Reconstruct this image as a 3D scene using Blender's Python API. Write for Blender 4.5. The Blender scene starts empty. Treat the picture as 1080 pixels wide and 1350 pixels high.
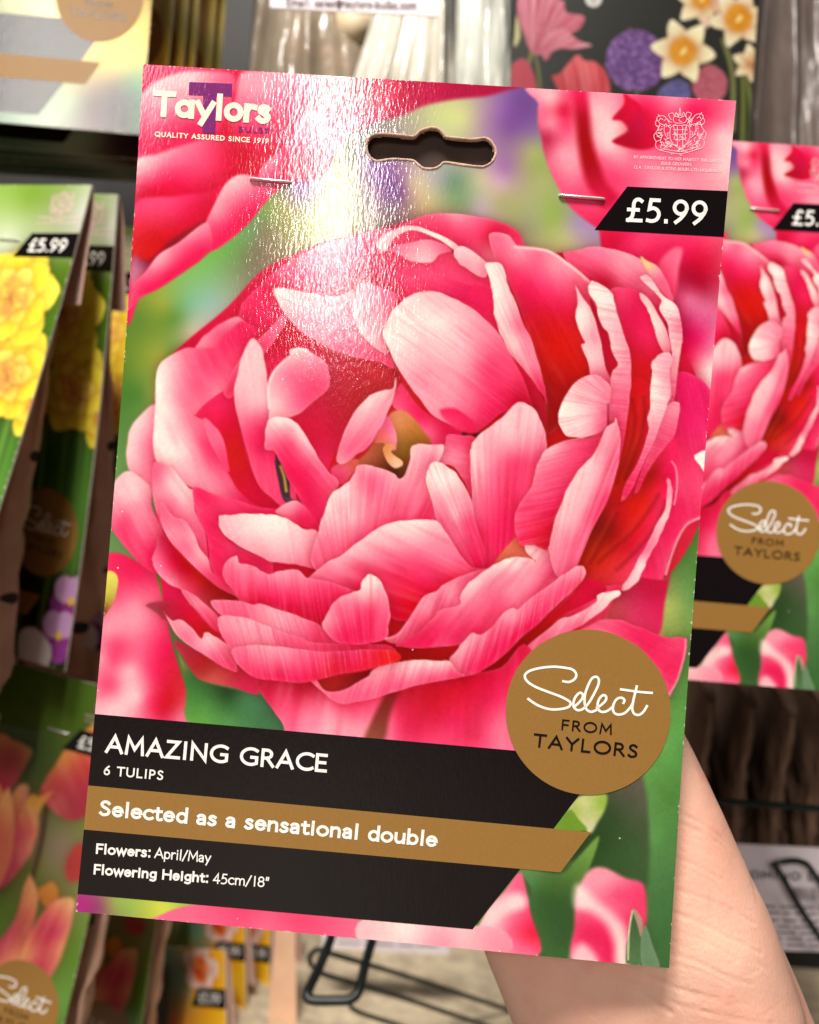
import bpy, math, random
import numpy as np
random.seed(4)
SC = bpy.context.scene
# ---------------------------------------------------------------- camera, world, lamps, exposure
F, RHO = 1200.0, math.radians(4.6)          # focal length in photo pixels, roll of the hand-held camera
CR, SR = math.cos(RHO), math.sin(RHO)
from mathutils import Matrix, Vector
cd = bpy.data.cameras.new('camera'); cam = bpy.data.objects.new('camera', cd); SC.collection.objects.link(cam)
cd.sensor_fit = 'VERTICAL'; cd.sensor_height = 24.0; cd.lens = F/1350*24.0
cd.clip_start = 0.01; cd.clip_end = 60
cd.dof.use_dof = True; cd.dof.focus_distance = 0.277; cd.dof.aperture_fstop = cd.lens/3.6
cam.matrix_world = Matrix(((CR, -SR, 0, 0), (0, 0, -1, 0), (SR, CR, 0, 0), (0, 0, 0, 1)))
SC.camera = cam
wd = bpy.data.worlds.new('World'); SC.world = wd; wd.use_nodes = True
wd.node_tree.nodes['Background'].inputs[0].default_value = (1.0, 0.9, 0.8, 1)
wd.node_tree.nodes['Background'].inputs[1].default_value = 0.06
def lamp(name, loc, target, sx, sy, power, colr):
    l = bpy.data.lights.new(name, 'AREA'); l.shape = 'RECTANGLE'; l.size = sx; l.size_y = sy; l.energy = power; l.color = colr
    o = bpy.data.objects.new(name, l); SC.collection.objects.link(o); o.location = loc
    o.rotation_euler = (Vector(target)-Vector(loc)).to_track_quat('-Z', 'Y').to_euler(); return o
WARM = (1.0, 0.945, 0.88)
lamp('ceiling_panel_lamp', (-0.32, -0.45, 1.45), (-0.1, 0.3, 0), 0.55, 0.35, 52, WARM)
st = lamp('ceiling_strip_lamp', (-1.02, -5.4, 1.30), (-1.02, -5.4, 0), 0.075, 6.4, 200, WARM); st.rotation_euler = (0, 0, -0.149)
st = lamp('ceiling_strip_lamp', (-2.15, -3.6, 1.5), (-2.15, -3.6, 0), 0.9, 2.0, 75, WARM); st.rotation_euler = (0, 0, -0.6)
SC.view_settings.view_transform = 'Standard'; SC.view_settings.look = 'None'
SC.view_settings.exposure = 0.0; SC.view_settings.gamma = 1.0
SC.view_settings.use_curve_mapping = False
# ---------------------------------------------------------------- geometry helpers
def at(px, py, Y):                           # the point at depth Y seen at photo pixel (px, py)
    xc, yc = (px-540)/F*Y, -(py-675)/F*Y
    return np.array([xc*CR-yc*SR, Y, xc*SR+yc*CR])
def proj(p):
    xc = p[..., 0]*CR+p[..., 2]*SR; yc = -p[..., 0]*SR+p[..., 2]*CR
    return np.stack([540+F*xc/p[..., 1], 675-F*yc/p[..., 1]], -1)
def Rm(yaw, tilt, roll):
    cz, sz, cx, sx, cy, sy = math.cos(yaw), math.sin(yaw), math.cos(tilt), math.sin(tilt), math.cos(roll), math.sin(roll)
    return np.array([[cz,-sz,0],[sz,cz,0],[0,0,1]])@np.array([[1,0,0],[0,cx,-sx],[0,sx,cx]])@np.array([[cy,0,sy],[0,1,0],[-sy,0,cy]])
def mesh_obj(name, verts, faces, mat, parent=None, cols=None, smooth=False, loc=None):
    me = bpy.data.meshes.new(name)
    if isinstance(faces, np.ndarray):
        V = np.asarray(verts, np.float32); n = len(faces); k = faces.shape[1]
        me.vertices.add(len(V)); me.vertices.foreach_set('co', V.ravel())
        me.loops.add(n*k); me.loops.foreach_set('vertex_index', faces.astype(np.int32).ravel())
        me.polygons.add(n); me.polygons.foreach_set('loop_start', np.arange(0, n*k, k, dtype=np.int32))
        me.update(calc_edges=True); me.validate()
    else:
        me.from_pydata([tuple(map(float, v)) for v in verts], [], [tuple(map(int, f)) for f in faces]); me.update()
    if cols is not None:
        ca = me.color_attributes.new('Col', 'FLOAT_COLOR', 'POINT')
        c = np.ones((len(cols), 4), np.float32); c[:, :3] = cols
        ca.data.foreach_set('color', c.ravel())
    if smooth: me.polygons.foreach_set('use_smooth', np.ones(len(me.polygons), bool))
    me.materials.append(mat)
    o = bpy.data.objects.new(name, me); SC.collection.objects.link(o)
    if parent: o.parent = parent
    if loc is not None: o.location = loc
    return o
def tag(o, label=None, cat=None, group=None, kind=None):
    if label: o['label'] = label
    if cat: o['category'] = cat
    if group: o['group'] = group
    if kind: o['kind'] = kind
    return o
def empty(name, loc, rot=(0, 0, 0), label=None, cat=None, group=None):
    o = bpy.data.objects.new(name, None); SC.collection.objects.link(o); o.empty_display_size = 0.02
    o.rotation_mode = 'YXZ'; o.location = loc; o.rotation_euler = (rot[1], rot[2], rot[0])   # x = tilt, y = roll, z = yaw
    return tag(o, label, cat, group)
def kids(o): return [c for c in bpy.data.objects if c.parent == o]
def copy_tree(o, parent=None, skip=()):
    c = o.copy(); SC.collection.objects.link(c); c.parent = parent
    for ch in kids(o):
        if ch.name.split('.')[0] not in skip: copy_tree(ch, c, skip)
    return c
def tube_geo(pts, r, n=8, closed=False):
    P = np.array(pts, float); m = len(P); V = []; Fc = []
    rr = r if hasattr(r, '__len__') else [r]*m
    prev = None
    for i in range(m):
        a = P[(i+1) % m] if (closed or i < m-1) else P[i]; b = P[i-1] if (closed or i > 0) else P[i]
        t = a-b; t /= np.linalg.norm(t)+1e-12
        if prev is None:
            u = np.cross(t, [0.3, 0.5, 0.8]); u /= np.linalg.norm(u)
        else:
            u = prev-t*np.dot(prev, t); u /= np.linalg.norm(u)+1e-12
        prev = u; v = np.cross(t, u)
        for k in range(n):
            q = 2*math.pi*k/n; V.append(P[i]+rr[i]*(math.cos(q)*u+math.sin(q)*v))
    for i in range(m if closed else m-1):
        for k in range(n):
            j = (i+1) % m; Fc.append((i*n+k, i*n+(k+1) % n, j*n+(k+1) % n, j*n+k))
    if not closed:
        Fc.append(tuple(range(n-1, -1, -1))); Fc.append(tuple((m-1)*n+k for k in range(n)))
    return V, Fc
def box_geo(x0, x1, y0, y1, z0, z1):
    V = [(x, y, z) for x in (x0, x1) for y in (y0, y1) for z in (z0, z1)]
    return V, [(0,1,3,2), (4,6,7,5), (0,4,5,1), (2,3,7,6), (0,2,6,4), (1,5,7,3)]
def s2l(c):
    c = np.clip(np.asarray(c, np.float32)/255.0, 0, 1)
    return np.where(c <= 0.04045, c/12.92, ((c+0.055)/1.055)**2.4)
# ---------------------------------------------------------------- materials
def newmat(name):
    m = bpy.data.materials.new(name); m.use_nodes = True; nt = m.node_tree; b = nt.nodes['Principled BSDF']; return m, nt, b
def N(nt, t, **k):
    n = nt.nodes.new(t)
    for a, v in k.items(): setattr(n, a, v)
    return n
def noise(nt, scale, detail=3, stretch=(1, 1, 1), rough=0.5):
    tc = N(nt, 'ShaderNodeTexCoord'); mp = N(nt, 'ShaderNodeMapping'); mp.inputs['Scale'].default_value = stretch
    no = N(nt, 'ShaderNodeTexNoise'); no.inputs['Scale'].default_value = scale; no.inputs['Detail'].default_value = detail; no.inputs['Roughness'].default_value = rough
    nt.links.new(tc.outputs['Object'], mp.inputs['Vector']); nt.links.new(mp.outputs['Vector'], no.inputs['Vector']); return no
def bump(nt, b, h, strength, dist):
    bp = N(nt, 'ShaderNodeBump'); bp.inputs['Strength'].default_value = strength; bp.inputs['Distance'].default_value = dist
    nt.links.new(h, bp.inputs['Height']); nt.links.new(bp.outputs['Normal'], b.inputs['Normal']); return bp
def simple(name, rgb, rough=0.5, var=0.15, nscale=60, bstr=0.2, bdist=0.0005, metal=0.0, spec=0.5, stretch=(1, 1, 1), bscale=None, emit=None):
    m, nt, b = newmat(name); lin = s2l(rgb)
    no = noise(nt, nscale, 4, stretch)
    r = N(nt, 'ShaderNodeValToRGB'); r.color_ramp.elements[0].position = 0.3; r.color_ramp.elements[1].position = 0.7
    r.color_ramp.elements[0].color = (*np.clip(lin*(1-var), 0, 1), 1); r.color_ramp.elements[1].color = (*np.clip(lin*(1+var), 0, 1), 1)
    nt.links.new(no.outputs['Fac'], r.inputs['Fac']); nt.links.new(r.outputs['Color'], b.inputs['Base Color'])
    b.inputs['Roughness'].default_value = rough; b.inputs['Metallic'].default_value = metal; b.inputs['Specular IOR Level'].default_value = spec
    if bstr:
        n2 = noise(nt, bscale or nscale*4, 3, stretch); bump(nt, b, n2.outputs['Fac'], bstr, bdist)
    return m
GLOSS_B = 0.088
def gloss_bump(nt, b):                        # the orange-peel of a laminated card: fine flecks, longer than wide
    n1 = noise(nt, 1400, 2, (1, 1, 0.34)); n2 = noise(nt, 330, 2, (1, 1, 0.4))
    ad = N(nt, 'ShaderNodeMath', operation='MULTIPLY_ADD'); ad.inputs[1].default_value = 0.9
    nt.links.new(n2.outputs['Fac'], ad.inputs[0]); nt.links.new(n1.outputs['Fac'], ad.inputs[2])
    bump(nt, b, ad.outputs[0], GLOSS_B, 0.0004)
def specks(nt, colour):
    vo = N(nt, 'ShaderNodeTexVoronoi'); vo.inputs['Scale'].default_value = 150; tc = N(nt, 'ShaderNodeTexCoord'); nt.links.new(tc.outputs['Object'], vo.inputs['Vector'])
    lt = N(nt, 'ShaderNodeMath', operation='LESS_THAN'); lt.inputs[1].default_value = .045; nt.links.new(vo.outputs['Distance'], lt.inputs[0])
    sp = N(nt, 'ShaderNodeSeparateColor'); nt.links.new(vo.outputs['Color'], sp.inputs[0]); g = N(nt, 'ShaderNodeMath', operation='GREATER_THAN'); g.inputs[1].default_value = .93; nt.links.new(sp.outputs[0], g.inputs[0])
    m = N(nt, 'ShaderNodeMath', operation='MULTIPLY'); nt.links.new(lt.outputs[0], m.inputs[0]); nt.links.new(g.outputs[0], m.inputs[1])
    m2 = N(nt, 'ShaderNodeMath', operation='MULTIPLY'); nt.links.new(m.outputs[0], m2.inputs[0]); m2.inputs[1].default_value = .6
    mx = N(nt, 'ShaderNodeMix', data_type='RGBA'); nt.links.new(m2.outputs[0], mx.inputs[0]); nt.links.new(colour, mx.inputs[6]); mx.inputs[7].default_value = (.8, .76, .72, 1); return mx.outputs[2]
def print_mat(name, rough=0.09):
    m, nt, b = newmat(name)
    at_ = N(nt, 'ShaderNodeVertexColor'); at_.layer_name = 'Col'
    no = noise(nt, 5200, 1); mx = N(nt, 'ShaderNodeMix', data_type='RGBA', blend_type='MULTIPLY'); mx.inputs[0].default_value = 0.16
    r = N(nt, 'ShaderNodeValToRGB'); r.color_ramp.elements[0].position = 0.3; r.color_ramp.elements[0].color = (0.6, 0.6, 0.6, 1); r.color_ramp.elements[1].position = 0.7
    nt.links.new(no.outputs['Fac'], r.inputs['Fac']); nt.links.new(at_.outputs['Color'], mx.inputs[6]); nt.links.new(r.outputs['Color'], mx.inputs[7])
    nt.links.new(specks(nt, mx.outputs[2]), b.inputs['Base Color'])
    b.inputs['Roughness'].default_value = rough; b.inputs['Specular IOR Level'].default_value = 0.5
    gloss_bump(nt, b); return m
def ink(name, rgb, rough=0.07, var=0.06):
    m, nt, b = newmat(name); lin = s2l(rgb); no = noise(nt, 2600, 2, (1, 1, 0.5))
    r = N(nt, 'ShaderNodeValToRGB'); r.color_ramp.elements[0].position = 0.3; r.color_ramp.elements[1].position = 0.7
    r.color_ramp.elements[0].color = (*np.clip(lin*(1-var), 0, 1), 1); r.color_ramp.elements[1].color = (*np.clip(lin*(1+var), 0, 1), 1)
    nt.links.new(no.outputs['Fac'], r.inputs['Fac']); nt.links.new(specks(nt, r.outputs['Color']), b.inputs['Base Color'])
    b.inputs['Roughness'].default_value = rough; gloss_bump(nt, b); return m
M_PRINT = print_mat('glossy_print')
M_BLACK = ink('black_ink', (17, 11, 13)); M_GOLD = ink('gold_ink', (150, 110, 54), 0.26, 0.05); M_WHITE = ink('white_ink', (252, 247, 240))
M_PURPLE = ink('purple_ink', (126, 44, 112)); M_TEXTBLACK = ink('dark_lettering_ink', (22, 16, 16))
M_PALE = ink('pale_pink_ink', (250, 205, 212)); M_CREAM = ink('cream_ink', (252, 241, 216))
M_RIM = simple('torn_hole_edge', (206, 168, 146), .75, .3, 1500, .5, .0004)
M_EDGE = simple('cut_card_edge', (236, 222, 208), 0.7, 0.12, 900, 0.3, 0.0003)
M_CARDBACK = simple('uncoated_card_back', (205, 168, 150), 0.75, 0.08, 300, 0.2, 0.0003)
M_STEEL = simple('staple_wire', (232, 224, 218), 0.25, 0.1, 800, 0.1, 0.0001, metal=.45)
M_HOLE_SHADE = simple('hole_shade_card', (58, 40, 32), .8, .3, 90, .2, .0003)  # back flap colour darkened to stand for the shade inside the hole
# ---------------------------------------------------------------- printed artwork (flat print, vertex colours)
ZO = {'A':(160,270),'B':(400,270),'C':(670,270),'D':(120,520),'E':(370,500),'F':(600,500),'G':(690,520),'H':(120,730),
      'I':(330,740),'J':(500,700),'K':(690,690),'L':(640,1020),'M':(170,80),'N':(420,80),'O':(690,100)}
PAL = {'w':(253,226,218),'p':(250,190,194),'l':(247,148,167),'m':(244,100,136),'h':(240,62,108),'k':(231,32,86),
       'c':(208,14,54),'r':(204,20,30),'d':(150,10,16),'b':(110,12,12),'o':(226,112,84)}
def col(s):
    if s in PAL: return PAL[s]
    return tuple(int(s[i:i+2],16) for i in (0,2,4))
def zpt(z, x, y):
    if z == 'X': return (x, y)
    o = ZO[z]; return (o[0]+x/4.0, o[1]+y/4.0)
def parse(z, s):
    out = []
    for t in s.split():
        q = t.split(','); p = zpt(z, float(q[0]), float(q[1]))
        out.append(p if len(q) == 2 else p+(col(q[2]),))
    return out
def spline(pts, closed=True, n=6):
    P = np.array(pts, float); m = len(P); out = []
    rng = range(m) if closed else range(m-1)
    for i in rng:
        if closed: p0,p1,p2,p3 = P[i-1],P[i],P[(i+1)%m],P[(i+2)%m]
        else: p0,p1,p2,p3 = P[max(i-1,0)],P[i],P[i+1],P[min(i+2,m-1)]
        for k in range(n):
            t = k/n
            out.append(0.5*((2*p1)+(-p0+p2)*t+(2*p0-5*p1+4*p2-p3)*t*t+(-p0+3*p1-3*p2+p3)*t**3))
    if not closed: out.append(P[-1])
    return np.array(out)
def vnoise1(x, seed):
    i = np.floor(x).astype(np.int64); f = x-i; f = f*f*(3-2*f)
    h = lambda k: (np.sin(k*127.1+seed*311.7)*43758.5453) % 1.0
    return h(i)*(1-f)+h(i+1)*f
def vnoise2(x, y, seed):
    i = np.floor(x); j = np.floor(y); f = x-i; g = y-j; f = f*f*(3-2*f); g = g*g*(3-2*g)
    h = lambda a, b: (np.sin(a*127.1+b*269.5+seed*74.7)*43758.5453) % 1.0
    return (h(i,j)*(1-f)+h(i+1,j)*f)*(1-g)+(h(i,j+1)*(1-f)+h(i+1,j+1)*f)*g
class Canvas:
    def __init__(s, x0, y0, x1, y1, sc, base=(200,20,40)):
        s.x0, s.y0, s.sc = x0, y0, sc
        s.w, s.h = int((x1-x0)*sc)+1, int((y1-y0)*sc)+1
        s.im = np.empty((s.h, s.w, 3), np.float32); s.im[:] = base; s.n = 0
    def field(s, X, Y, cps, smooth=7.0, power=0, ridge=2.5):
        P = np.array([c[:2] for c in cps], float); V = np.array([c[2] for c in cps], float); m = len(P)
        if m < 3:
            return np.broadcast_to(V.mean(0).astype(np.float32), X.shape+(3,)).copy()
        ph = lambda d2: np.sqrt(d2+smooth*smooth)
        A = np.zeros((m+1, m+1)); A[:m,:m] = -ph(((P[:,None]-P[None])**2).sum(-1)); A[:m,:m] += np.eye(m)*ridge
        A[:m,m] = 1; A[m,:m] = 1
        W = np.linalg.solve(A, np.vstack([V, np.zeros((1,3))])).astype(np.float32)
        o = np.empty(X.shape+(3,), np.float32); o[:] = W[m]
        for i in range(m):
            o -= ph((X-P[i,0])**2+(Y-P[i,1])**2)[...,None]*W[i]
        return np.clip(o, V.min(0)-8, V.max(0)+8).astype(np.float32)
    def sub(s, bx0, by0, bx1, by1):
        i0 = max(0, int((bx0-s.x0)*s.sc)); i1 = min(s.w, int((bx1-s.x0)*s.sc)+2)
        j0 = max(0, int((by0-s.y0)*s.sc)); j1 = min(s.h, int((by1-s.y0)*s.sc)+2)
        if i1 <= i0 or j1 <= j0: return None
        X, Y = np.meshgrid(s.x0+np.arange(i0, i1, dtype=np.float32)/s.sc, s.y0+np.arange(j0, j1, dtype=np.float32)/s.sc)
        return i0, i1, j0, j1, X, Y
    def base_field(s, cps, **k):
        X, Y = np.meshgrid(s.x0+np.arange(s.w, dtype=np.float32)/s.sc, s.y0+np.arange(s.h, dtype=np.float32)/s.sc)
        s.im[:] = s.field(X, Y, cps, **k)
    def sdf(s, X, Y, Q):
        d2 = np.full(X.shape, 1e9, np.float32); ins = np.zeros(X.shape, bool)
        for a, b in zip(Q, np.roll(Q, -1, 0)):
            ax, ay = a; ex, ey = b[0]-ax, b[1]-ay; L = ex*ex+ey*ey
            if L < 1e-9: continue
            t = np.clip(((X-ax)*ex+(Y-ay)*ey)/L, 0, 1)
            d2 = np.minimum(d2, (X-ax-t*ex)**2+(Y-ay-t*ey)**2)
            if abs(ey) > 1e-9:
                cr = ((Y >= ay) != (Y >= b[1])) & (X < ax+(Y-ay)/ey*ex)
                ins ^= cr
        d = np.sqrt(d2); return np.where(ins, d, -d)
    def petal(s, z, outline, cps, soft=0.7, rim=0.22, rimw=2.2, vein=None, va=0.10, sh=0.42, shr=7.0, jag=0.85, op=1.0, n=5, smooth=11.0, even=0.0):
        s.n += 1; sd = s.n
        Q = spline(parse(z, outline), True, n) if isinstance(outline, str) else spline(outline, True, n)
        if jag:
            k = np.arange(len(Q)); Q = Q+jag*(np.stack([vnoise1(k*0.45, sd), vnoise1(k*0.45+50, sd+9)], 1)-0.5)*2
        C = parse(z, cps) if isinstance(cps, str) else cps
        if even and len(C) > 3:
            mc = np.array([c[2] for c in C], float).mean(0); C = [(c[0], c[1], tuple(np.array(c[2])*(1-even)+mc*even)) for c in C]
        m = max(shr*2.2 if sh else 0, soft*2)+2
        r = s.sub(Q[:,0].min()-m, Q[:,1].min()-m, Q[:,0].max()+m, Q[:,1].max()+m)
        if r is None: return
        i0, i1, j0, j1, X, Y = r
        D = s.sdf(X, Y, Q.astype(np.float32))
        T = s.im[j0:j1, i0:i1]
        if sh:                                    # drop shadow of this edge, drawn into the printed petals behind
            a = 0.85*sh*np.exp(np.minimum(D, 0)/shr)[..., None]
            T[:] = T*(1-a*np.array([0.28, 0.75, 0.62], np.float32))
        c = s.field(X, Y, C, smooth)
        if vein:
            kind, vx, vy, f = vein
            if kind == 'fan':
                ox, oy = zpt(z, vx, vy); R = np.hypot(X-ox, Y-oy)+1; th = np.arctan2(Y-oy, X-ox)
                u = th*f; v = R/45.0
            else:
                L = math.hypot(vx, vy); dx, dy = vx/L, vy/L
                bend = 6*(vnoise2(X/60, Y/60, sd)-0.5)
                u = (-(X)*dy+(Y)*dx+bend)*f; v = (X*dx+Y*dy)/30.0
            nz = 0.5*vnoise2(u*1.0, v*.6, sd)+0.28*vnoise2(u*2.1, v*1.2, sd+5)+0.22*vnoise2(u*.33, v*.5, sd+6)-0.5
            nz = nz*(0.55+0.9*vnoise2(X/26, Y/26, sd+8))
            g = (nz*3.6*va)[..., None]
            c = np.where(g > 0, c+(np.array([255, 226, 226], np.float32)-c)*g*1.1, c*(1+g*np.array([0.35, 1.3, 1.0], np.float32)))
        lum = 0.06*(vnoise2(X/1.9, Y/1.9, sd+2)-0.5)+0.03*(vnoise2(X/5, Y/5, sd+4)-0.5)+0.05*(vnoise2(X/17, Y/17, sd+3)-0.5)
        c = c*(1+lum[..., None])
        if rim:
            e = 0.6*rim*np.exp(-np.maximum(D, 0)/rimw)*(0.35+1.1*vnoise2(X/14, Y/14, sd+7))
            c = c+(np.array([255, 214, 214], np.float32)-c)*np.clip(e, 0, 1)[..., None]
        a = np.clip(0.5+D/(2*soft), 0, 1); a = (a*a*(3-2*a)*op)[..., None]
        T[:] = T*(1-a)+c*a
    def stroke(s, z, pts, c, w, op=1.0, soft=0.7):
        Q = spline(parse(z, pts), False, 6)
        r = s.sub(Q[:,0].min()-w-2, Q[:,1].min()-w-2, Q[:,0].max()+w+2, Q[:,1].max()+w+2)
        if r is None: return
        i0, i1, j0, j1, X, Y = r; d2 = np.full(X.shape, 1e9, np.float32)
        for a, b in zip(Q[:-1], Q[1:]):
            ex, ey = b-a; L = ex*ex+ey*ey+1e-9
            t = np.clip(((X-a[0])*ex+(Y-a[1])*ey)/L, 0, 1); d2 = np.minimum(d2, (X-a[0]-t*ex)**2+(Y-a[1]-t*ey)**2)
        al = (np.clip(0.5+(w/2-np.sqrt(d2))/(2*soft), 0, 1)*op)[..., None]
        T = s.im[j0:j1, i0:i1]; T[:] = T*(1-al)+np.array(col(c), np.float32)*al
    def blur(s, r):
        k = np.exp(-0.5*(np.arange(-3*r, 3*r+1)/r)**2); k /= k.sum()
        for ax in (0, 1):
            P = np.pad(s.im, [(3*r, 3*r) if a == ax else (0, 0) for a in range(3)], mode='edge'); o = 0
            for i, wk in enumerate(k):
                o = o+wk*(P[i:i+s.h] if ax == 0 else P[:, i:i+s.w])
            s.im = o.astype(np.float32)
    def sample(s, px, py):
        x = np.clip((px-s.x0)*s.sc, 0, s.w-1.001); y = np.clip((py-s.y0)*s.sc, 0, s.h-1.001)
        i = x.astype(int); j = y.astype(int); f = (x-i)[:, None]; g = (y-j)[:, None]
        a = s.im
        c = (a[j,i]*(1-f)+a[j,i+1]*f)*(1-g)+(a[j+1,i]*(1-f)+a[j+1,i+1]*f)*g
        return np.clip(c, 0, 255)

def paint_tulip():
    cv = Canvas(88, 78, 984, 1284, 0.8)
    P = cv.petal
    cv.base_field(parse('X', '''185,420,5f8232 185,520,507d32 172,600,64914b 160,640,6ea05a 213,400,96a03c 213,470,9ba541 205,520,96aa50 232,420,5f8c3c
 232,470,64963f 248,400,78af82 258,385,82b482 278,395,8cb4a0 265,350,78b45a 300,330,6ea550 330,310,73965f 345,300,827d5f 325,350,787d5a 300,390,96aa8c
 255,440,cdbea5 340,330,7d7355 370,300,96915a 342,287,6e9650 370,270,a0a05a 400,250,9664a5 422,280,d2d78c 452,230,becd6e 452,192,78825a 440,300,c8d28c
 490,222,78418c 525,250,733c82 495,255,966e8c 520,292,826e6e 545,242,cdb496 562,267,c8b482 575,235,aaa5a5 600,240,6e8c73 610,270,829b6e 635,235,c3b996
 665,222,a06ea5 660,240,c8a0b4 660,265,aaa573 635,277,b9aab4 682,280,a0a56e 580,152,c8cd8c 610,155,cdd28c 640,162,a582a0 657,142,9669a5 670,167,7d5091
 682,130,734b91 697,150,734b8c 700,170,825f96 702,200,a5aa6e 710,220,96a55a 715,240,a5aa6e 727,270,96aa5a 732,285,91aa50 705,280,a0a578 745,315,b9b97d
 760,295,a58caf 780,307,a58caa 695,300,969673 240,900,416e32 300,940,4b7d3c 900,760,5a8c3c 890,800,96aa50 875,850,aab95f 905,700,507d32 900,900,5a8c46
 885,980,5f9b4b 850,1050,645a46 870,1100,558c46 860,1200,4b7841 890,1250,3c6937 800,1080,324628 780,1120,2d4623 740,1080,a0b45a 760,1060,c8c38c
 830,1120,37552d 700,1180,375a2d 730,1230,3c5f2d 710,1130,4b6e37 150,1190,96a050 110,1190,aa2878 130,1195,8c3c64 165,1198,8caa50 215,1200,d2d74b 195,1200,b4be46
 260,1210,78a046 330,1215,6e9646'''), smooth=9, power=1.7)
    B = dict(soft=4.0, rim=0, sh=0, jag=0)
    # top band, far petals at the top left (out of focus in the print)
    P('X','475,90 700,95 690,112 662,121 640,127 600,131 560,139 530,152 500,160 470,168','500,120,be143c 560,120,be1446 640,112,aa143c 480,150,c8325a',**B)
    P('X','170,80 500,90 505,155 480,163 455,182 442,205 430,228 400,234 387,237 360,255 345,271 315,302 286,324 265,342 240,360 210,380 185,392 165,410',
      '190,100,k 250,95,h 320,110,c 400,110,m 440,110,c 300,180,c 250,300,r 220,320,d 200,330,d 180,380,k 340,200,c 400,200,c 440,180,m',**dict(B,soft=2.5))
    P('M','40,240 90,150 170,95 280,60 420,55 540,70 560,130 540,200 470,370 300,450 150,480 40,520','200,110,p 90,210,l 300,190,l 450,300,h 150,330,m 480,110,m 60,400,h 330,110,p 130,150,p 220,400,k 350,360,k',**B)
    P('M','590,70 700,55 900,70 980,160 920,320 800,440 640,480 540,450 520,330 560,200','620,130,l 700,250,m 800,380,k 640,330,h 760,110,l 880,180,h 560,400,c',**B)
    P('M','30,535 150,490 300,440 450,400 560,420 640,500 560,640 420,700 250,720 30,755','60,560,p 150,530,l 300,500,m 200,620,k 400,560,h 100,690,c 450,660,c 80,620,m 540,470,c',**B)
    P('M','30,755 250,715 420,690 520,650 480,760 400,870 250,970 120,1040 20,1035','60,790,h 200,770,h 300,850,c 100,930,d2141e 200,930,c80f1e 60,1000,d21e1e 400,760,c 350,720,k',**B)
    P('A','60,270 150,300 260,190 430,90 440,110 300,210 200,280 120,360 50,440','150,300,780f28 250,220,821420 90,340,be6e8c 70,400,c86482',**dict(B,soft=5))
    P('M','690,630 720,540 800,470 880,370 940,260 1030,300 1030,450 1000,600 870,640','740,540,l 820,470,h 850,560,k 950,350,l 980,500,k 780,590,k',**dict(B,soft=2.5))
    P('M','400,870 440,780 510,650 590,600 700,620 860,640 760,700 640,850 540,940 430,1005 420,900','500,720,l 560,640,p 650,690,m 520,880,k 440,890,h 700,700,h 600,800,k 470,790,l',**dict(B,soft=1.8,rim=.15))
    P('A','40,555 60,430 130,350 200,260 300,200 440,95 472,140 475,210 420,290 320,360 200,440 100,490','300,230,m 380,150,l 220,300,l 350,280,k 250,350,k 120,430,k 80,470,h 430,230,k 130,370,m 400,200,h',**dict(B,soft=1.8,rim=.15))
    # top right flower (out of focus)
    P('X','715,110 1000,120 1000,560 930,560 900,480 880,440 860,400 800,340 790,305 783,298 765,285 747,267 735,245 725,225 717,200 714,182 709,162 710,137',
      parse('O','''150,120,p 100,180,m 150,250,l 130,330,b41e46 210,180,c 220,260,h 270,100,h 300,120,l 200,400,l 240,480,l 180,520,m 290,560,m 300,640,h 350,700,h 400,110,l 470,100,l 380,200,p
 420,260,p 500,270,p 540,130,m 620,180,c 600,330,c 640,280,c 450,380,p 520,420,l 420,430,m 470,520,h 560,480,m 640,400,m 700,350,h 640,160,k 700,150,h 740,130,m 800,120,l 830,150,m 880,170,k 950,200,k
 1030,240,m 1040,320,p 1000,380,l 1040,460,p 960,540,l 800,560,l 700,560,l 850,470,m 620,550,m''')+parse('C','''560,180,c 600,230,k 700,200,h 750,240,k 640,160,k 960,220,k 1020,300,c 960,400,aa0f32 1020,430,aa0f32
 930,360,aa0f32 960,500,e16e96 1030,560,dc6490 930,620,be1e5a 1000,700,d7145a 960,800,k 1045,860,f5c8c8 1060,900,f5d2d2 930,880,c'''),**dict(B,soft=3,smooth=7))
    P('O','262,60 330,60 350,200 362,320 392,430 440,560 500,640 440,700 380,640 330,560 296,420 276,240','290,90,k 310,200,b00f28 310,320,a00a14 350,450,a50a14 400,600,c8143c',**dict(B,soft=7))
    P('O','530,90 560,110 620,160 650,260 740,330 640,390 470,350 550,290 520,240 470,225 530,150','560,180,c 620,250,be1040 580,330,aa0a28 680,340,c',**dict(B,soft=3))
    P('C','800,420 790,330 820,270 880,225 920,240 900,340 890,440 870,500','860,280,m 840,380,h 880,360,m',**dict(B,soft=4))
    # left and bottom blurred flowers, leaves, stems
    P('H','-20,880 0,840 60,330 90,0 330,100 400,250 410,380 440,520 500,700 545,900','''150,250,m 250,280,l 120,150,h 230,110,k 100,400,l 230,380,l 320,380,m 130,480,h 380,480,k 250,480,m 200,620,p 300,600,h 120,560,h
 350,650,k 450,640,c81e32 100,700,h 200,740,p 250,760,p 100,800,p 300,780,h 420,780,c80f1e 480,860,eb6e8c 380,840,c 60,560,l''',**dict(B,soft=3,smooth=8))
    P('H','345,105 385,120 405,160 408,245 385,250 362,180','380,170,6e8c32 400,230,55782d',**dict(B,soft=2))
    P('H','430,370 470,540 560,640 640,690 880,740 960,800 1040,960 540,910 500,700','500,650,3c6e32 620,780,467d3c 720,740,1e3c1a 820,760,41784b 900,850,3c6e46 700,880,508c46 560,860,5a963c 450,450,8c7850 470,560,96964a',**dict(B,soft=2.5))
    P('H','60,330 68,200 85,98 130,104 143,150 128,230 98,290','105,140,dcd25a 120,180,c8be50 90,230,beaf3c 85,290,966432 75,310,78321e',soft=1,rim=.1,sh=.2,jag=.3)
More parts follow.
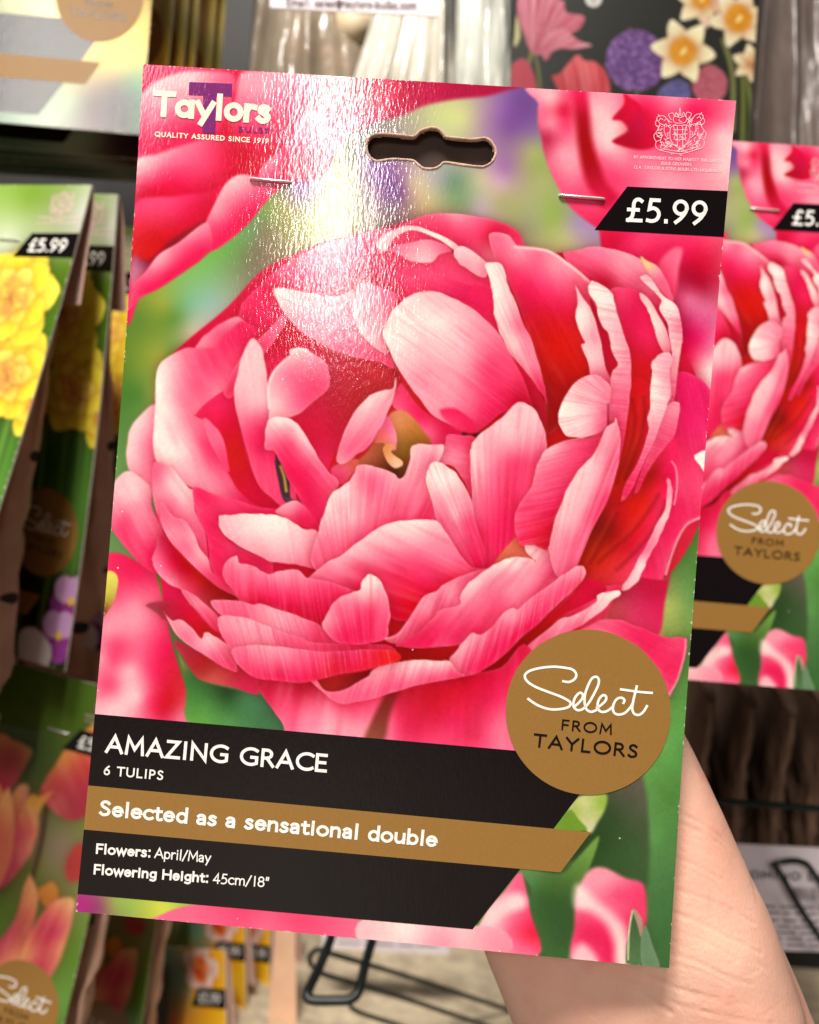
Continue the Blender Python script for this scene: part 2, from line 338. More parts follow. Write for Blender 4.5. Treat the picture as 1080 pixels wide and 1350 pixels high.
    # lower right of the print
    P('X','890,690 945,678 940,800 915,960 900,1100 892,1290 848,1290 842,1100 850,1000 880,900 872,800','915,720,507d32 890,730,4b7337 905,790,6e9650 884,800,a5af5a 900,870,55873c 890,970,5f9b4b 880,1050,50823c 870,1150,4b7841 870,1250,3c6937 856,1100,5a914b 860,1010,5f9b4b',**dict(B,soft=5))
    P('X','720,1030 790,1040 848,1025 850,1185 785,1145 745,1125 762,1060','835,1040,5a5546 800,1080,2d4623 770,1120,28411e 830,1130,37552d',**dict(B,soft=5))
    P('L','480,130 560,100 640,110 630,190 590,260 560,310 530,300 460,200','520,160,d2cd96 600,160,96b446 545,270,d2cda0 490,190,a0b450',**dict(B,soft=3))
    P('L','440,190 490,240 530,300 350,300','430,250,82a532 500,290,5a8728',**dict(B,soft=2))
    P('L','180,500 240,600 250,760 290,960 470,980 470,800 480,640 540,520 600,330 480,450 390,530','300,620,375f28 380,560,46692d 420,700,325528 380,850,32552a 520,500,5a8237 250,560,507d46 300,900,3c6430 560,400,6e9641',**dict(B,soft=2.5))
    P('L','-60,930 0,740 100,620 180,520 210,590 240,740 280,960','150,590,m 60,740,p 190,640,m 200,780,h 120,830,m 240,860,e61e3c 150,900,m 0,900,p -40,930,l 230,930,m',**dict(B,soft=2.5))
    P('L','20,740 90,660 170,630 215,660 200,710 110,740 10,800','100,700,w 170,670,p',**dict(B,soft=8))
    P('L','-60,900 20,830 90,860 60,960','0,900,w',**dict(B,soft=10))
    P('L','480,640 530,530 580,495 640,500 740,550 830,580 850,680 845,800 800,1020 470,990 470,800','560,530,l 640,560,l 700,640,h 800,620,h 540,620,l 560,860,k 600,840,k 520,850,k 640,960,k 520,950,m 780,760,h 830,720,h 720,600,m 690,700,m',**dict(B,soft=4))
    P('L','478,600 520,600 580,660 680,740 745,830 760,1010 690,1010 680,900 640,800 560,730 478,700','500,650,w 600,720,p 680,800,p 730,920,w',**dict(B,soft=9))
    P('L','460,1000 470,930 520,900 590,990','500,960,p',**dict(B,soft=8))
    P('L','745,1000 755,830 775,720 800,740 830,850 850,1000','770,850,46643c 800,950,507346 760,780,3c5f37',soft=1,rim=0,sh=.2,jag=.3)
    P('L','775,715 800,725 830,780 820,860 800,790','790,740,825046 815,800,e6c8aa',soft=1,rim=0,sh=0,jag=.3)
    P('L','820,870 845,800 880,900 920,1020 830,1010','860,900,6e8c6e 850,960,5a7d55',soft=1,rim=.2,sh=.1,jag=.3)
    cv.stroke('L','752,980 758,830 775,725','dce0b4',2)
    P('X','215,1205 260,1192 320,1192 400,1205 480,1214 500,1250 200,1230','250,1202,m 320,1202,h 400,1215,h 460,1222,m 350,1225,m',**dict(B,soft=1.5))
    P('X','478,1212 560,1218 660,1225 660,1260 490,1250','490,1225,p 540,1228,w 610,1238,p 580,1240,l 650,1240,l',**dict(B,soft=2))
    # ------------------------------------------------ the main flower, back to front
    P('X','205,520 225,470 300,405 350,355 420,322 500,302 560,287 640,292 700,330 800,335 870,375 895,450 920,500 935,580 925,680 880,760 800,800 700,890 600,900 480,900 330,880 260,850 215,790 203,600',
      '300,500,c 500,400,k 600,600,r 760,700,c8280f 800,550,r 400,800,c 600,860,a00f0f 700,850,a00f0f 880,600,k 760,450,b40f14 300,700,k 450,500,c8281e',soft=1.2,rim=0,sh=.15)
    # right outer
    P('X','892,492 920,497 935,512 945,540 945,600 942,660 926,682 905,690 895,705 882,735 876,757 870,765 842,760 830,740 850,600 880,540',
      '930,520,e61e64 910,560,e61e64 920,620,h 900,640,h 925,660,h 900,670,k 880,700,k 865,740,k 880,740,h 885,600,k 850,700,k',rim=.3,vein=('lin',.2,1,.35),va=.05)
    cv.stroke('X','930,680 915,686 904,693 894,710 885,733 878,757','f0a0b8',3.2,.8)
    P('X','915,601 938,594 936,628 922,613','925,605,fdeee6',soft=.8,rim=0,sh=.2,n=2)
    P('X','936,544 942,541 942,552','939,546,fdeee6',soft=.8,rim=0,sh=.2,n=2)
    P('K','480,390 540,340 620,290 740,300 775,260 745,420 712,590 560,550 440,510','640,340,be143c 560,420,c33255 600,500,d73260 700,400,c81946 500,470,c34650',**dict(B,soft=3))
    P('K','300,560 400,510 500,508 620,550 760,600 855,603 863,640 840,740 800,850 765,915 740,820 690,740 600,650 480,590','500,540,h 700,620,k 800,640,h 800,760,k 760,850,h 620,580,k 400,540,m',rim=.3,vein=('lin',1,.5,.35),va=.07)
    cv.stroke('K','856,612 850,690 815,820 770,900','f0a0b8',2.6,.7)
    # top
    P('X','525,303 540,291 562,283 590,281 620,284 650,290 670,297 683,306 690,318 692,330 680,360 640,360 560,340','600,285,l 590,297,h 640,300,h 690,318,k 650,312,c 662,330,l 560,300,h 610,310,h 680,320,h',rim=.35)
    P('C','290,265 360,240 450,222 560,235 680,275 740,335 800,420 870,500 900,600 860,640 700,520 620,450 540,450 430,410','400,270,m 500,300,m 600,320,l 420,350,h 520,405,be0f32 640,290,l 700,340,l 760,430,l 680,400,m 820,480,h 600,400,m',rim=.3,vein=('lin',1,.6,.3),va=.05)
    P('C','700,280 730,290 790,330 840,410 870,490 850,500 770,400','740,310,e6c878 800,390,m 840,450,m 765,345,p',soft=1.5,rim=.2,sh=.2)
    P('C','540,450 620,438 700,462 760,530 830,640 865,760 840,810 760,840 745,1100 630,1100 640,900 600,700 570,560','600,480,h 680,500,k 650,600,d7144b 720,650,k 700,800,d2142d 680,1000,d21e14 750,720,k 690,900,cd1419',rim=.2)
    P('X','645,310 670,310 685,326 707,327 727,332 750,347 778,370 790,400 800,430 808,470 805,500 780,520 740,560 720,570 716,510 690,420 672,375 655,345',
      parse('C','60,250,l 150,265,m 250,320,l 330,410,m 20,350,h 100,420,k 200,480,k 300,560,d7143c 150,650,r 250,800,c8140f 230,950,a00f0f 350,850,c8140f -40,220,m 120,540,d2143c 300,700,cd140f 220,600,d21423'),rim=.4,rimw=3,vein=('lin',.5,1,.25),va=.04)
    cv.stroke('C','40,222 150,232 230,252 320,315 425,402','fbd0cd',3.5,.8,1.2)
    P('C','430,500 460,540 530,690 555,800 578,845 535,905 500,780 470,640','480,600,d21437 540,820,b90f2d',rim=0,sh=0,jag=.2)
    # top arc petal with folded rim
    P('X','300,470 312,425 320,400 340,378 372,352 400,335 425,322 460,312 500,302 530,305 560,316 600,335 640,352 660,380 672,420 665,455 600,410 540,398 480,392 440,395 400,410 370,430 340,460',
      '360,378,k 345,410,k 330,430,k 400,345,m 430,330,l 420,370,m 470,325,m 500,330,h 480,350,k 500,367,c80a46 540,345,h 540,368,h 600,355,h 630,380,k 650,420,k 610,392,e1195a 330,460,k 375,345,m 520,385,k 450,380,h',rim=.3,rimw=3,vein=('lin',1,.35,.3),va=.06)
    P('B','520,145 600,140 700,180 790,240 700,265 600,230 480,215','560,165,h 640,190,h 720,230,h',rim=0,sh=.1)
    P('B','430,240 500,212 600,190 700,192 785,240 720,262 680,300 600,302 540,285 500,258','480,235,m 600,220,l 640,280,p 560,265,l 740,235,m 680,230,l',rim=.3,sh=.5)
    P('B','385,205 405,238 440,235 490,165 560,135 640,150 740,200 800,240 830,235 760,180 640,125 560,110 500,125 430,150','420,210,p 480,150,p 560,122,p 700,165,w 780,210,w 650,138,w',rim=.25,sh=.35)
    P('B','795,245 830,215 900,250 965,300 980,330 965,380 930,380 860,335 810,295','840,260,p 900,300,p 950,345,l 870,300,l',rim=.3,sh=.5)
    P('X','640,350 650,346 660,348 666,360 671,378 678,395 690,425 702,452 712,485 719,515 721,532 716,522 702,502 685,482 670,462 660,442 652,415 650,395 647,372','650,352,w 657,380,w 660,410,w 670,430,p 675,450,w 690,465,l 700,480,l 710,500,h 718,520,k 683,430,m',rim=.3,vein=('lin',.45,1,.6),va=.09)
    P('X','600,398 640,412 660,442 670,462 690,487 716,524 719,560 712,610 690,590 660,545 640,470','650,425,k 680,500,c 705,545,b4142d 660,470,k 695,570,be143c',rim=0,sh=.1)
    # right strips
    P('C','690,465 740,495 800,595 838,680 858,780 840,805 790,720 760,620 740,560 715,520','740,530,p 790,620,w 820,700,p 840,770,l 760,570,w',rim=.3,vein=('lin',.4,1,.5),va=.08)
    P('C','700,390 740,378 820,480 885,530 908,600 917,720 898,860 875,1040 840,1050 855,900 862,780 842,640 800,550 810,512 790,480','760,420,p 830,520,w 870,580,w 880,700,p 880,800,p 870,900,l 858,1000,m 850,600,p 905,640,m',rim=.3,vein=('lin',1,.12,.6),va=.12)
    P('G','770,50 822,40 822,100 790,230 740,290 660,400 600,520 590,500 650,330 690,230 740,90','790,80,l 740,180,m 700,300,h 640,420,k 800,140,m 670,310,m',rim=.3,vein=('lin',1,.25,.6),va=.1)
    P('G','530,-60 660,-60 655,130 660,200 640,260 540,470 520,560 600,520 660,400 740,300 800,235 800,440 770,600 690,800 600,910 500,1020 300,1030 250,920 400,640 480,450 510,300',
      '600,100,cd1419 560,300,be1e14 520,480,be1e0f 500,620,be141e 450,700,82140f 430,720,82140f 400,850,b4230f 350,950,c31e19 480,850,cd1e1e 600,700,e1191e 650,600,dc1e19 700,500,e11932 560,820,d2142d 640,780,k 680,650,k 720,560,k 600,900,h 780,300,k 750,400,dc1446 690,420,a01414 620,460,96140f',rim=0,sh=.1,vein=('lin',-.5,1,.2),va=.03)
    for q in ('G:560,20 575,120 560,240 520,360 480,460','G:620,10 625,120 600,240 560,340 520,440','G:700,520 640,620 560,720 470,800 380,880','G:740,560 690,680 600,800 480,920','G:480,620 440,700 390,790 340,880'):
        zz, pp = q.split(':'); cv.stroke(zz, pp, 'd2321e', 7, .28, 3); cv.stroke(zz, ' '.join('%f,%f' % (float(t.split(',')[0])+14, float(t.split(',')[1])+6) for t in pp.split()), '6e0a0a', 5, .35, 2.5)
    P('X','875,465 862,474 859,480 860,489 857,510 857,540 854,552 855,570 850,585 840,612 825,637 819,662 835,640 850,607 863,580 871,557 880,535 884,520 883,495 886,468','868,480,p 866,505,w 863,530,w 870,540,p 862,560,l 850,590,m 840,620,h 826,640,k 878,500,l',rim=.35,vein=('lin',1,.12,.6),va=.13)
    P('G','768,440 783,480 784,560 766,640 738,710 700,790 655,868 645,900 605,980 548,1028 505,1036 480,1030 530,1000 580,930 600,880 650,790 700,690 740,620 758,540 758,460','700,740,l 600,940,p 770,500,l 640,830,m 560,1000,p 745,660,p 620,900,w',rim=.4,sh=.2,vein=('lin',-.5,1,.5),va=.12)
    cv.stroke('G','785,355 803,385 812,450 806,530 795,580','f5a0b4',2.4,.75)
    # below right
    P('K','0,600 200,420 300,340 420,328 520,328 510,360 480,400 430,500 400,512 300,560 130,620 0,720','300,400,h 400,370,h 200,470,d2142d 250,420,k 100,560,a00f0f 450,470,c 350,430,h 420,440,m',rim=.2,sh=.2,vein=('lin',1,-.7,.3),va=.06)
    P('X','617,890 655,866 700,833 760,778 775,762 800,778 765,800 737,812 720,828 695,852 665,882 640,894','650,880,960a0a 680,855,a00f0f 720,815,be1414 760,790,c 700,830,aa0f0f',rim=0,sh=.1)
    P('X','816,779 817,786 806,792 800,800 785,812 765,825 750,832 735,838 715,855 690,870 665,890 652,898 636,897 622,901 620,893 640,892 662,884 695,852 725,827 740,815 753,812 785,795 788,785 800,780','805,785,w 790,800,p 765,815,l 740,825,l 715,845,m 690,865,l 660,888,m 630,896,h 752,830,h',rim=.35,vein=('lin',-.6,1,.5),va=.14)
    # left, blurred outer petals
    P('D','345,55 270,100 210,180 188,290 195,390 260,470 320,520 340,350 350,200','230,250,p 280,150,p 330,270,m 260,400,l 215,330,p',soft=2,rim=.2,sh=.15)
    P('D','120,480 160,420 210,408 280,450 315,500 325,600 385,730 340,860 355,945 250,885 150,765 108,690 110,560','170,480,p 250,520,p 170,580,l 300,600,m 150,650,m 250,640,l 200,720,h 300,740,m 260,840,h 320,820,k 180,540,p 230,690,m 190,660,h',soft=1.8,rim=.2,sh=.25,vein=('lin',.6,1,.2),va=.09)
    # left big petal
    P('A','385,755 440,690 520,630 612,592 660,640 560,720 470,770 400,785','480,690,m 580,615,l 560,690,h 430,740,l',soft=1.6,rim=.25,sh=.2)
    P('X','205,505 214,477 242,459 260,459 285,455 310,430 325,425 345,445 325,470 310,505 285,525 262,545 258,548 285,565 296,585 299,620 325,650 360,668 330,667 300,657 280,652 250,642 225,627 206,610 202,580 204,545',
      '215,500,w 225,478,p 218,540,w 214,580,w 250,480,m 250,510,m 280,480,h 305,450,k 270,520,m 240,550,l 262,568,m 288,600,k 270,588,h 250,600,p 235,590,w 270,630,l 300,640,m 320,655,k 230,615,p 290,525,l 310,475,h 232,520,l',soft=1.6,rim=.1,vein=('lin',.5,1,.15),va=.05)
    P('D','555,105 660,5 765,-20 770,120 800,270 860,430 950,560 1080,615 900,592 800,525 730,420 715,320 700,240 620,140','650,80,k 720,150,c 740,300,cd1919 800,400,c81423 860,500,c 950,590,c 690,60,k',rim=0,sh=.1,soft=1.2)
    P('D','590,130 650,165 700,245 722,340 724,410 640,280','640,200,m 700,330,h 670,230,m',rim=.15,sh=.1,soft=1.6)
    # inner upper left, under the sheen
    P('X','335,455 370,425 420,405 470,402 485,430 500,460 520,480 528,500 520,525 490,525 470,550 440,600 420,640 380,605 350,560','400,440,c 460,440,c 500,490,be1e2d 480,520,b41e23 440,560,be1432 400,580,c 370,460,c 440,490,be1e3c 420,610,k 350,480,k 390,480,k',rim=0,sh=.1)
    P('X','296,512 322,466 348,440 378,412 374,432 352,462 330,486 306,524','330,470,m 360,436,m 310,505,h 345,458,h',rim=.4,sh=.3,vein=('lin',-.7,1,.3),va=.06)
    P('X','361,383 374,379 400,385 440,390 472,384 490,420 506,450 520,485 500,478 466,470 440,462 420,450 396,437 380,419 368,402','370,388,w 400,398,p 440,408,l 470,412,l 420,435,l 480,450,m 505,472,h 390,420,l 450,445,m',rim=.3,sh=.45,vein=('lin',.85,.5,.4),va=.1)
    P('X','309,530 310,507 320,470 332,446 345,460 350,485 354,505 358,525 356,560 370,590 382,605 390,640 387,672 365,662 340,637 325,590 315,555','332,462,p 325,500,p 340,510,p 330,540,l 345,560,h 340,590,k 335,600,h 360,620,h 370,650,h 350,530,p 366,598,k 343,480,p 350,575,k',rim=.15,soft=1.2,vein=('lin',.15,1,.3),va=.06)
    P('X','353,580 355,540 354,510 360,492 372,478 383,470 382,462 392,458 407,462 430,480 434,510 410,532 390,548 375,552 362,562','385,495,m 375,520,l 368,540,p 400,495,m 392,462,p 410,510,h 360,560,p 365,500,l 390,530,m',rim=.3,soft=1.1)
    cv.stroke('X','355,538 354,510 360,492 372,478 382,470','fde4dc',3,.85,1)
    cv.stroke('X','384,466 392,460 404,463','fde4dc',4,.7,1.3)
    P('B','260,560 290,420 320,408 420,440 500,480 470,560 430,640 440,785 340,722 290,650','300,440,l 330,600,l 400,560,l 450,500,m 380,680,p 280,560,p 350,480,l 420,740,l',rim=.25,vein=('lin',.3,1,.3),va=.07)
    # centre
    P('E','590,140 600,90 640,20 700,110 780,185 900,235 980,290 880,310 860,360 800,345 740,265 660,195','650,120,h 720,200,k 850,280,k 780,270,m 620,160,m 760,240,h',rim=.1,sh=.1)
    P('E','390,440 460,380 560,200 640,160 720,230 790,335 700,360 685,410 645,530 560,500 480,480','680,250,c8783c 700,310,aa6e28 660,370,8c6e1e 640,470,6e3c14 560,470,643214 500,400,a05032 440,430,be6e46 600,490,46230f 620,220,d78c5a',rim=0,sh=0,soft=2)
    P('E','265,480 320,440 400,420 405,460 340,545 300,550','330,480,m 380,440,o 310,520,h',rim=.1,sh=.1,soft=1.4)
    P('E','520,270 560,195 600,260 615,340 590,375 540,335 495,335','560,260,m 600,310,l 530,320,o',rim=.25,sh=.2)
    P('E','540,370 560,340 600,350 585,385 640,430 642,455 600,468 560,430','570,380,dc8c50 610,450,f0c8a0 580,420,e6aa78',rim=.2,sh=.3,jag=.2)
    P('E','295,430 310,350 350,250 400,160 470,90 540,58 590,52 606,-12 610,30 597,100 560,190 520,270 460,360 400,400 330,445','480,150,p 400,250,l 340,380,m 540,100,p 560,130,l 440,320,m 460,220,l 320,430,l',rim=.25,vein=('fan',250,520,26),va=.08)
    P('X','506,445 508,430 517,410 532,395 548,387 565,384 580,386 600,394 620,405 640,421 657,440 672,465 690,500 702,535 704,565 680,545 660,545 640,562 625,570 610,565 590,558 568,545 550,522 535,500 520,475',
      '540,420,w 570,400,p 520,450,w 600,418,p 560,450,p 590,460,p 630,430,l 650,460,m 600,500,l 560,490,l 640,500,h 670,490,h 660,530,k 620,530,m 580,530,l 605,548,m 640,545,k 688,520,c 575,425,w 545,465,p 620,470,l 645,480,h',rim=.2,sh=.5,vein=('lin',.8,.62,.4),va=.07)
    P('E','840,165 900,150 980,190 1040,260 1000,285 930,265 870,215','900,180,k 980,240,k 900,225,h',rim=0,sh=0,soft=3)
    cv.stroke('E','965,288 1000,300 1050,290','3c1e1e',5,.9)
    P('D','970,335 1000,335 1040,440 1052,540 1062,585 1020,565 995,480','1000,400,463237 1030,530,3c282d',rim=0,sh=0,soft=1.2)
    cv.stroke('D','1000,380 1020,440 1030,510','c8aa46',3.5,.9,1)
    P('E','15,620 50,630 110,650 120,680 70,680','50,650,503c46 95,660,503c46',rim=0,sh=0,soft=1.5)
    P('X','349,578 352,558 362,550 380,551 393,560 405,577 418,600 432,620 447,637 436,652 428,672 421,698 408,677 392,652 377,627 368,607 360,594 350,592','362,562,p 380,565,l 395,578,p 405,592,l 385,585,h 380,610,k 400,620,k 415,650,k 425,640,h 358,585,m 420,680,k 372,556,w',rim=.35,soft=.9,vein=('lin',.75,1,.3),va=.06)
    # lower left
    P('D','322,480 330,370 352,358 430,390 510,488 545,500 540,560 560,640 600,720 620,860 640,950 770,1065 640,995 480,845 390,725 340,610','370,420,m 360,520,l 450,480,p 500,600,l 420,600,m 560,700,m 350,620,m 420,440,p 490,540,p 600,800,h',rim=.25,vein=('lin',.7,1,.2),va=.06)
    P('H','325,30 345,-40 380,-105 480,0 600,115 770,225 860,275 720,290 660,320 560,235 480,192 400,152 342,85','480,120,c81e3c 600,180,aa191e 750,230,96140f 400,110,m 380,-60,c31e46 430,50,c 360,40,m 420,150,l 520,200,h 560,110,be1414',rim=.3)
    P('D','368,565 430,640 490,660 540,720 570,800 622,870 640,940 720,1010 770,1065 650,1000 500,868 400,745 370,660','400,650,m 470,690,m 520,740,l 590,840,p 500,800,m 620,950,h 700,1020,h 560,800,l 430,720,l',rim=.4,sh=.3,vein=('lin',.7,1,.35),va=.08)
    P('D','540,495 650,528 780,560 900,598 1100,612 1100,660 900,660 740,660 690,690 720,770 850,840 950,870 940,960 770,900 720,900 700,960 730,1050 640,930 620,800 600,720 560,640','600,560,k 700,580,h 850,605,k 620,650,k 650,720,k 700,850,k 660,880,k 800,850,k 900,900,k 580,600,h 750,840,h',rim=.25,rimw=3,sh=.3,vein=('lin',.8,.6,.3),va=.05)
    P('E','-20,690 80,640 150,700 210,795 150,790 0,720','100,720,k 60,680,l 150,760,k',rim=.1,sh=0)
    P('X','289,682 293,679 300,679 327,677 345,678 360,678 375,682 392,692 402,698 417,699 432,722 428,750 400,747 388,744 360,741 340,732 315,720 300,708 290,695','310,690,p 340,690,w 370,690,w 390,705,p 330,708,p 360,720,p 400,732,l 415,742,m 420,715,l 350,728,l 300,688,p',rim=.2,sh=.6,vein=('fan',460,1070,90),va=.07)
    P('E','870,315 888,290 950,295 1030,320 1030,500 1010,610 960,530 900,455 815,445 860,370','900,340,m 970,420,m 990,550,h 950,320,h 920,400,l',rim=.25,vein=('lin',1,.25,.5),va=.12)
    P('E','200,800 230,700 268,605 330,560 380,510 408,455 460,453 530,470 600,500 638,525 680,440 690,360 730,340 800,347 850,343 862,370 830,440 785,455 770,540 795,640 830,760 640,770 540,810 440,870 340,950 230,1020 160,960',
      '290,640,w 250,720,p 370,560,p 340,660,p 450,520,m 520,540,m 420,600,l 600,560,l 560,640,m 700,400,p 760,400,l 720,520,l 700,650,m 760,690,h 620,700,m 380,740,p 300,800,l 250,880,m 420,800,m 500,740,m 300,900,m 830,365,p 480,480,l 200,930,m',rim=.35,sh=.55,vein=('fan',380,1500,62),va=.13)
    P('F','85,360 110,310 200,240 270,180 330,125 370,124 420,160 460,230 480,310 482,370 440,470 415,560 350,660 325,740 325,830 260,910 210,980 150,1010 60,1000 85,700 88,550 80,440',
      '350,150,p 250,220,p 130,330,p 400,220,p 300,260,p 440,320,l 200,380,l 130,430,p 300,360,l 390,440,h 320,440,h 300,400,m 200,500,m 120,560,l 280,560,h 380,520,h 200,640,h 130,700,m 260,740,k 180,800,k 150,900,k 350,480,h 230,880,k',rim=.3,sh=.6,vein=('fan',200,1700,88),va=.10)
    P('F','195,990 320,835 375,880 405,945 300,955','320,880,e07858 300,920,dc6e50',rim=0,sh=0)
    P('E','765,540 780,470 805,438 850,440 920,490 970,560 1010,640 1025,750 1075,900 1060,1020 980,1000 900,890 830,770 800,660','820,500,w 870,560,w 930,560,p 960,640,l 850,640,l 920,720,p 880,740,m 980,750,h 1000,850,h 950,820,m 1010,950,k 800,520,w',rim=.3,sh=.45,vein=('fan',1150,1250,70),va=.14)
    P('X','400,775 430,742 445,735 465,720 490,702 510,691 532,686 558,685 576,687 587,700 602,722 622,747 650,752 640,780 600,790 575,800 555,812 530,818 512,812 500,790 480,790 440,790',
      '540,692,w 510,700,p 480,718,p 560,700,p 580,710,l 450,742,l 520,720,l 560,730,m 480,745,m 520,750,h 590,740,m 610,750,h 560,768,k 600,772,e10f32 540,790,e10f28 520,800,c 500,765,h 430,760,m 470,765,h',rim=.3,sh=.5,vein=('fan',1250,1050,85),va=.13)
    P('X','294,753 300,740 312,732 315,742 331,745 345,753 356,757 370,752 390,751 400,757 406,762 425,765 450,772 480,785 492,805 450,818 427,828 400,817 370,804 345,799 325,799 307,779 297,765',
      '305,745,m 312,738,l 330,760,m 360,765,m 400,768,m 320,780,h 350,785,k 380,790,k 420,790,k 400,808,c 415,818,c 450,795,k 470,790,k 430,775,h 340,795,c 370,757,l',rim=.35,sh=.55,vein=('lin',.12,1,.45),va=.12)
    # bottom: big lower petal, dark gaps
    P('X','334,892 410,895 450,920 530,905 600,890 660,880 700,855 740,1010 370,985 375,962 360,936 345,915','360,910,c8143c 400,910,be1432 380,935,h 400,945,m 440,950,l 390,960,m 460,930,h 480,960,l 500,925,h 530,920,be1432 560,930,cd1432 540,960,k 600,920,d71432 600,950,k 580,970,h 650,920,k 660,960,m 630,975,h 690,920,h 430,930,m',rim=.25,vein=('fan',650,-300,90),va=.12)
    P('I','690,740 720,690 790,670 740,800 700,960 600,960 640,840','710,740,821e19 670,850,823228 650,920,8c4637 740,720,8c1919',rim=0,sh=0,soft=5,jag=0)
    P('X','500,845 520,848 560,852 612,845 592,872 540,872 510,878 455,890 415,898 430,913 450,913 475,900 520,875','540,862,a00f0a 580,862,aa0f0f 512,860,c80f14 445,905,a51919 480,892,780a0a 600,855,be1419',rim=0,sh=.1)
    P('X','507,842 525,836 545,807 557,788 575,779 585,771 610,759 630,752 650,751 625,772 610,788 607,800 580,812 570,830 545,852 523,850','560,800,l 580,790,m 610,770,m 560,825,h 535,840,m 545,820,m 595,780,l',rim=.4,sh=.45,vein=('lin',-.5,1,.5),va=.14)
    P('X','522,850 545,838 570,816 583,803 606,797 607,786 617,770 625,763 642,750 660,740 675,735 700,736 706,740 693,727 692,719 700,718 722,721 735,740 747,752 735,768 712,785 684,806 675,805 660,815 650,828 635,838 620,840 605,850 575,854 550,855 530,853',
      '680,742,w 650,752,p 625,775,p 640,770,l 700,750,l 710,733,p 720,745,m 670,778,l 620,790,l 650,790,m 600,808,m 580,822,h 560,842,k 600,840,k 640,822,h 690,785,m 720,765,m 665,760,l',rim=.3,sh=.5,vein=('fan',1150,160,75),va=.16)
    # strips right of centre
    P('C','348,415 370,450 402,500 440,560 470,640 492,740 512,850 540,920 535,1000 480,940 440,908 420,830 388,740 406,725 370,650 358,570 370,510','390,560,w 400,640,w 440,740,p 430,640,p 480,880,l 460,820,p 430,700,l 380,480,p 510,930,m',rim=.3,sh=.5,vein=('lin',.3,1,.4),va=.08)
    P('X','777,373 785,371 805,385 811,400 816,420 822,440 830,465 832,490 831,520 827,550 822,590 812,620 803,575 802,530 804,510 808,490 815,482 810,470 805,455 802,440 792,425 785,400 777,387','785,385,w 795,400,w 805,430,p 812,460,p 820,450,l 822,480,l 812,500,l 820,520,m 812,540,m 815,570,h 812,600,k',rim=.3,sh=.5,vein=('lin',1,.1,.5),va=.15)
    P('F','325,830 312,740 340,660 400,570 418,500 440,440 480,370 560,330 640,308 720,300 805,235 815,260 770,335 710,430 630,530 570,650 530,745 505,895 400,872 350,875','520,350,p 460,430,l 620,350,m 560,420,m 480,500,m 700,360,h 640,450,h 560,550,h 420,560,m 380,640,h 450,680,h 340,760,h 400,830,e11e46 470,820,d2142d 500,700,k 760,290,h',rim=.3,sh=.5,vein=('lin',1,-.25,.5),va=.13)
    P('F','542,210 560,130 610,50 660,0 720,-22 770,-12 818,40 815,120 808,200 790,262 720,298 640,306 580,290','600,100,w 580,220,w 640,60,p 680,150,p 740,60,l 760,150,l 700,240,p 790,180,m 770,250,m 620,180,w 660,270,p',rim=.35,sh=.55,vein=('fan',900,160,34),va=.14)
    cv.stroke('F','808,130 806,200 808,240','961432',2.5,.7)
    P('F','845,203 862,240 872,320 853,480 803,645 722,795 645,980 620,1010 540,1040 495,900 500,865 530,740 568,640 608,550 660,468 720,408 770,320 798,252 838,226','840,250,l 800,340,l 720,450,p 650,560,p 600,640,p 560,740,p 700,650,l 790,560,m 835,420,m 640,760,l 720,730,h 600,850,m 650,880,m 540,860,l 590,960,m 680,560,p 760,640,h',rim=.35,sh=.55,vein=('fan',420,1500,85),va=.14)
    P('X','592,873 600,860 610,847 622,835 635,836 650,825 662,810 675,802 684,803 695,792 715,777 737,762 757,748 766,745 772,750 770,762 757,778 727,804 705,827 690,838 655,872 630,887 617,891 605,890','605,865,l 625,845,l 640,845,m 665,820,m 690,805,m 730,775,m 760,753,l 620,872,h 650,855,k 690,825,k 730,795,h 755,772,h 640,872,k 680,815,l',rim=.35,sh=.55,vein=('lin',-.25,1,.5),va=.16)
    P('X','409,896 418,897 430,910 450,911 470,900 487,890 493,882 510,876 542,870 580,871 594,872 603,886 612,891 575,898 540,906 500,919 470,926 447,927 430,915','450,918,m 480,905,m 500,890,l 530,880,p 560,877,p 585,880,p 520,895,m 560,890,m 592,888,h 420,903,m 545,890,l',rim=.35,sh=.5,vein=('lin',-.35,1,.5),va=.12)
    # lower left rolled layers
    P('H','440,460 480,540 540,635 600,675 750,705 880,740 870,650 790,590 740,610 640,560 540,500','500,520,b4283c 600,600,aa1e1e 700,640,be3c3c 640,650,be5046 800,690,c81e46',soft=1.2,rim=.1,sh=.2)
    P('H','478,188 560,230 640,300 680,350 700,450 600,375 520,262','520,230,m 600,300,m 660,380,h 560,260,l',rim=.3,sh=.3,vein=('lin',.7,1,.4),va=.1)
    P('H','288,272 320,258 400,250 500,255 560,300 620,370 690,440 590,448 540,410 500,375 420,355 380,345 330,302','410,290,b91e3c 500,330,c 600,400,be1419 350,310,963c46 300,275,a03246',rim=.15,sh=.3)
    P('H','385,300 420,350 480,350 530,388 580,448 602,415 660,438 740,498 752,520 770,620 720,608 640,560 540,498 450,430','450,380,l 520,420,m 620,470,p 640,520,m 700,540,m 720,590,h 420,360,l 480,400,l',rim=.35,sh=.4,vein=('lin',.6,1,.5),va=.12)
    P('X','278,793 310,791 332,797 345,796 362,802 380,808 405,817 422,825 440,842 458,850 420,853 400,848 375,840 350,828 330,818 310,815 292,812','300,800,m 345,803,l 350,812,l 380,820,l 400,835,m 420,840,h 330,805,m',rim=.35,sh=.4,vein=('lin',.35,1,.5),va=.12)
    P('X','287,815 300,811 320,814 345,822 360,828 392,839 412,847 455,849 510,851 522,864 480,862 430,860 392,858 345,856 330,856 307,858 294,840','300,822,l 330,832,l 370,845,m 420,855,h 480,855,k 300,840,m 350,840,l',rim=.3,sh=.35,vein=('lin',.3,1,.5),va=.13)
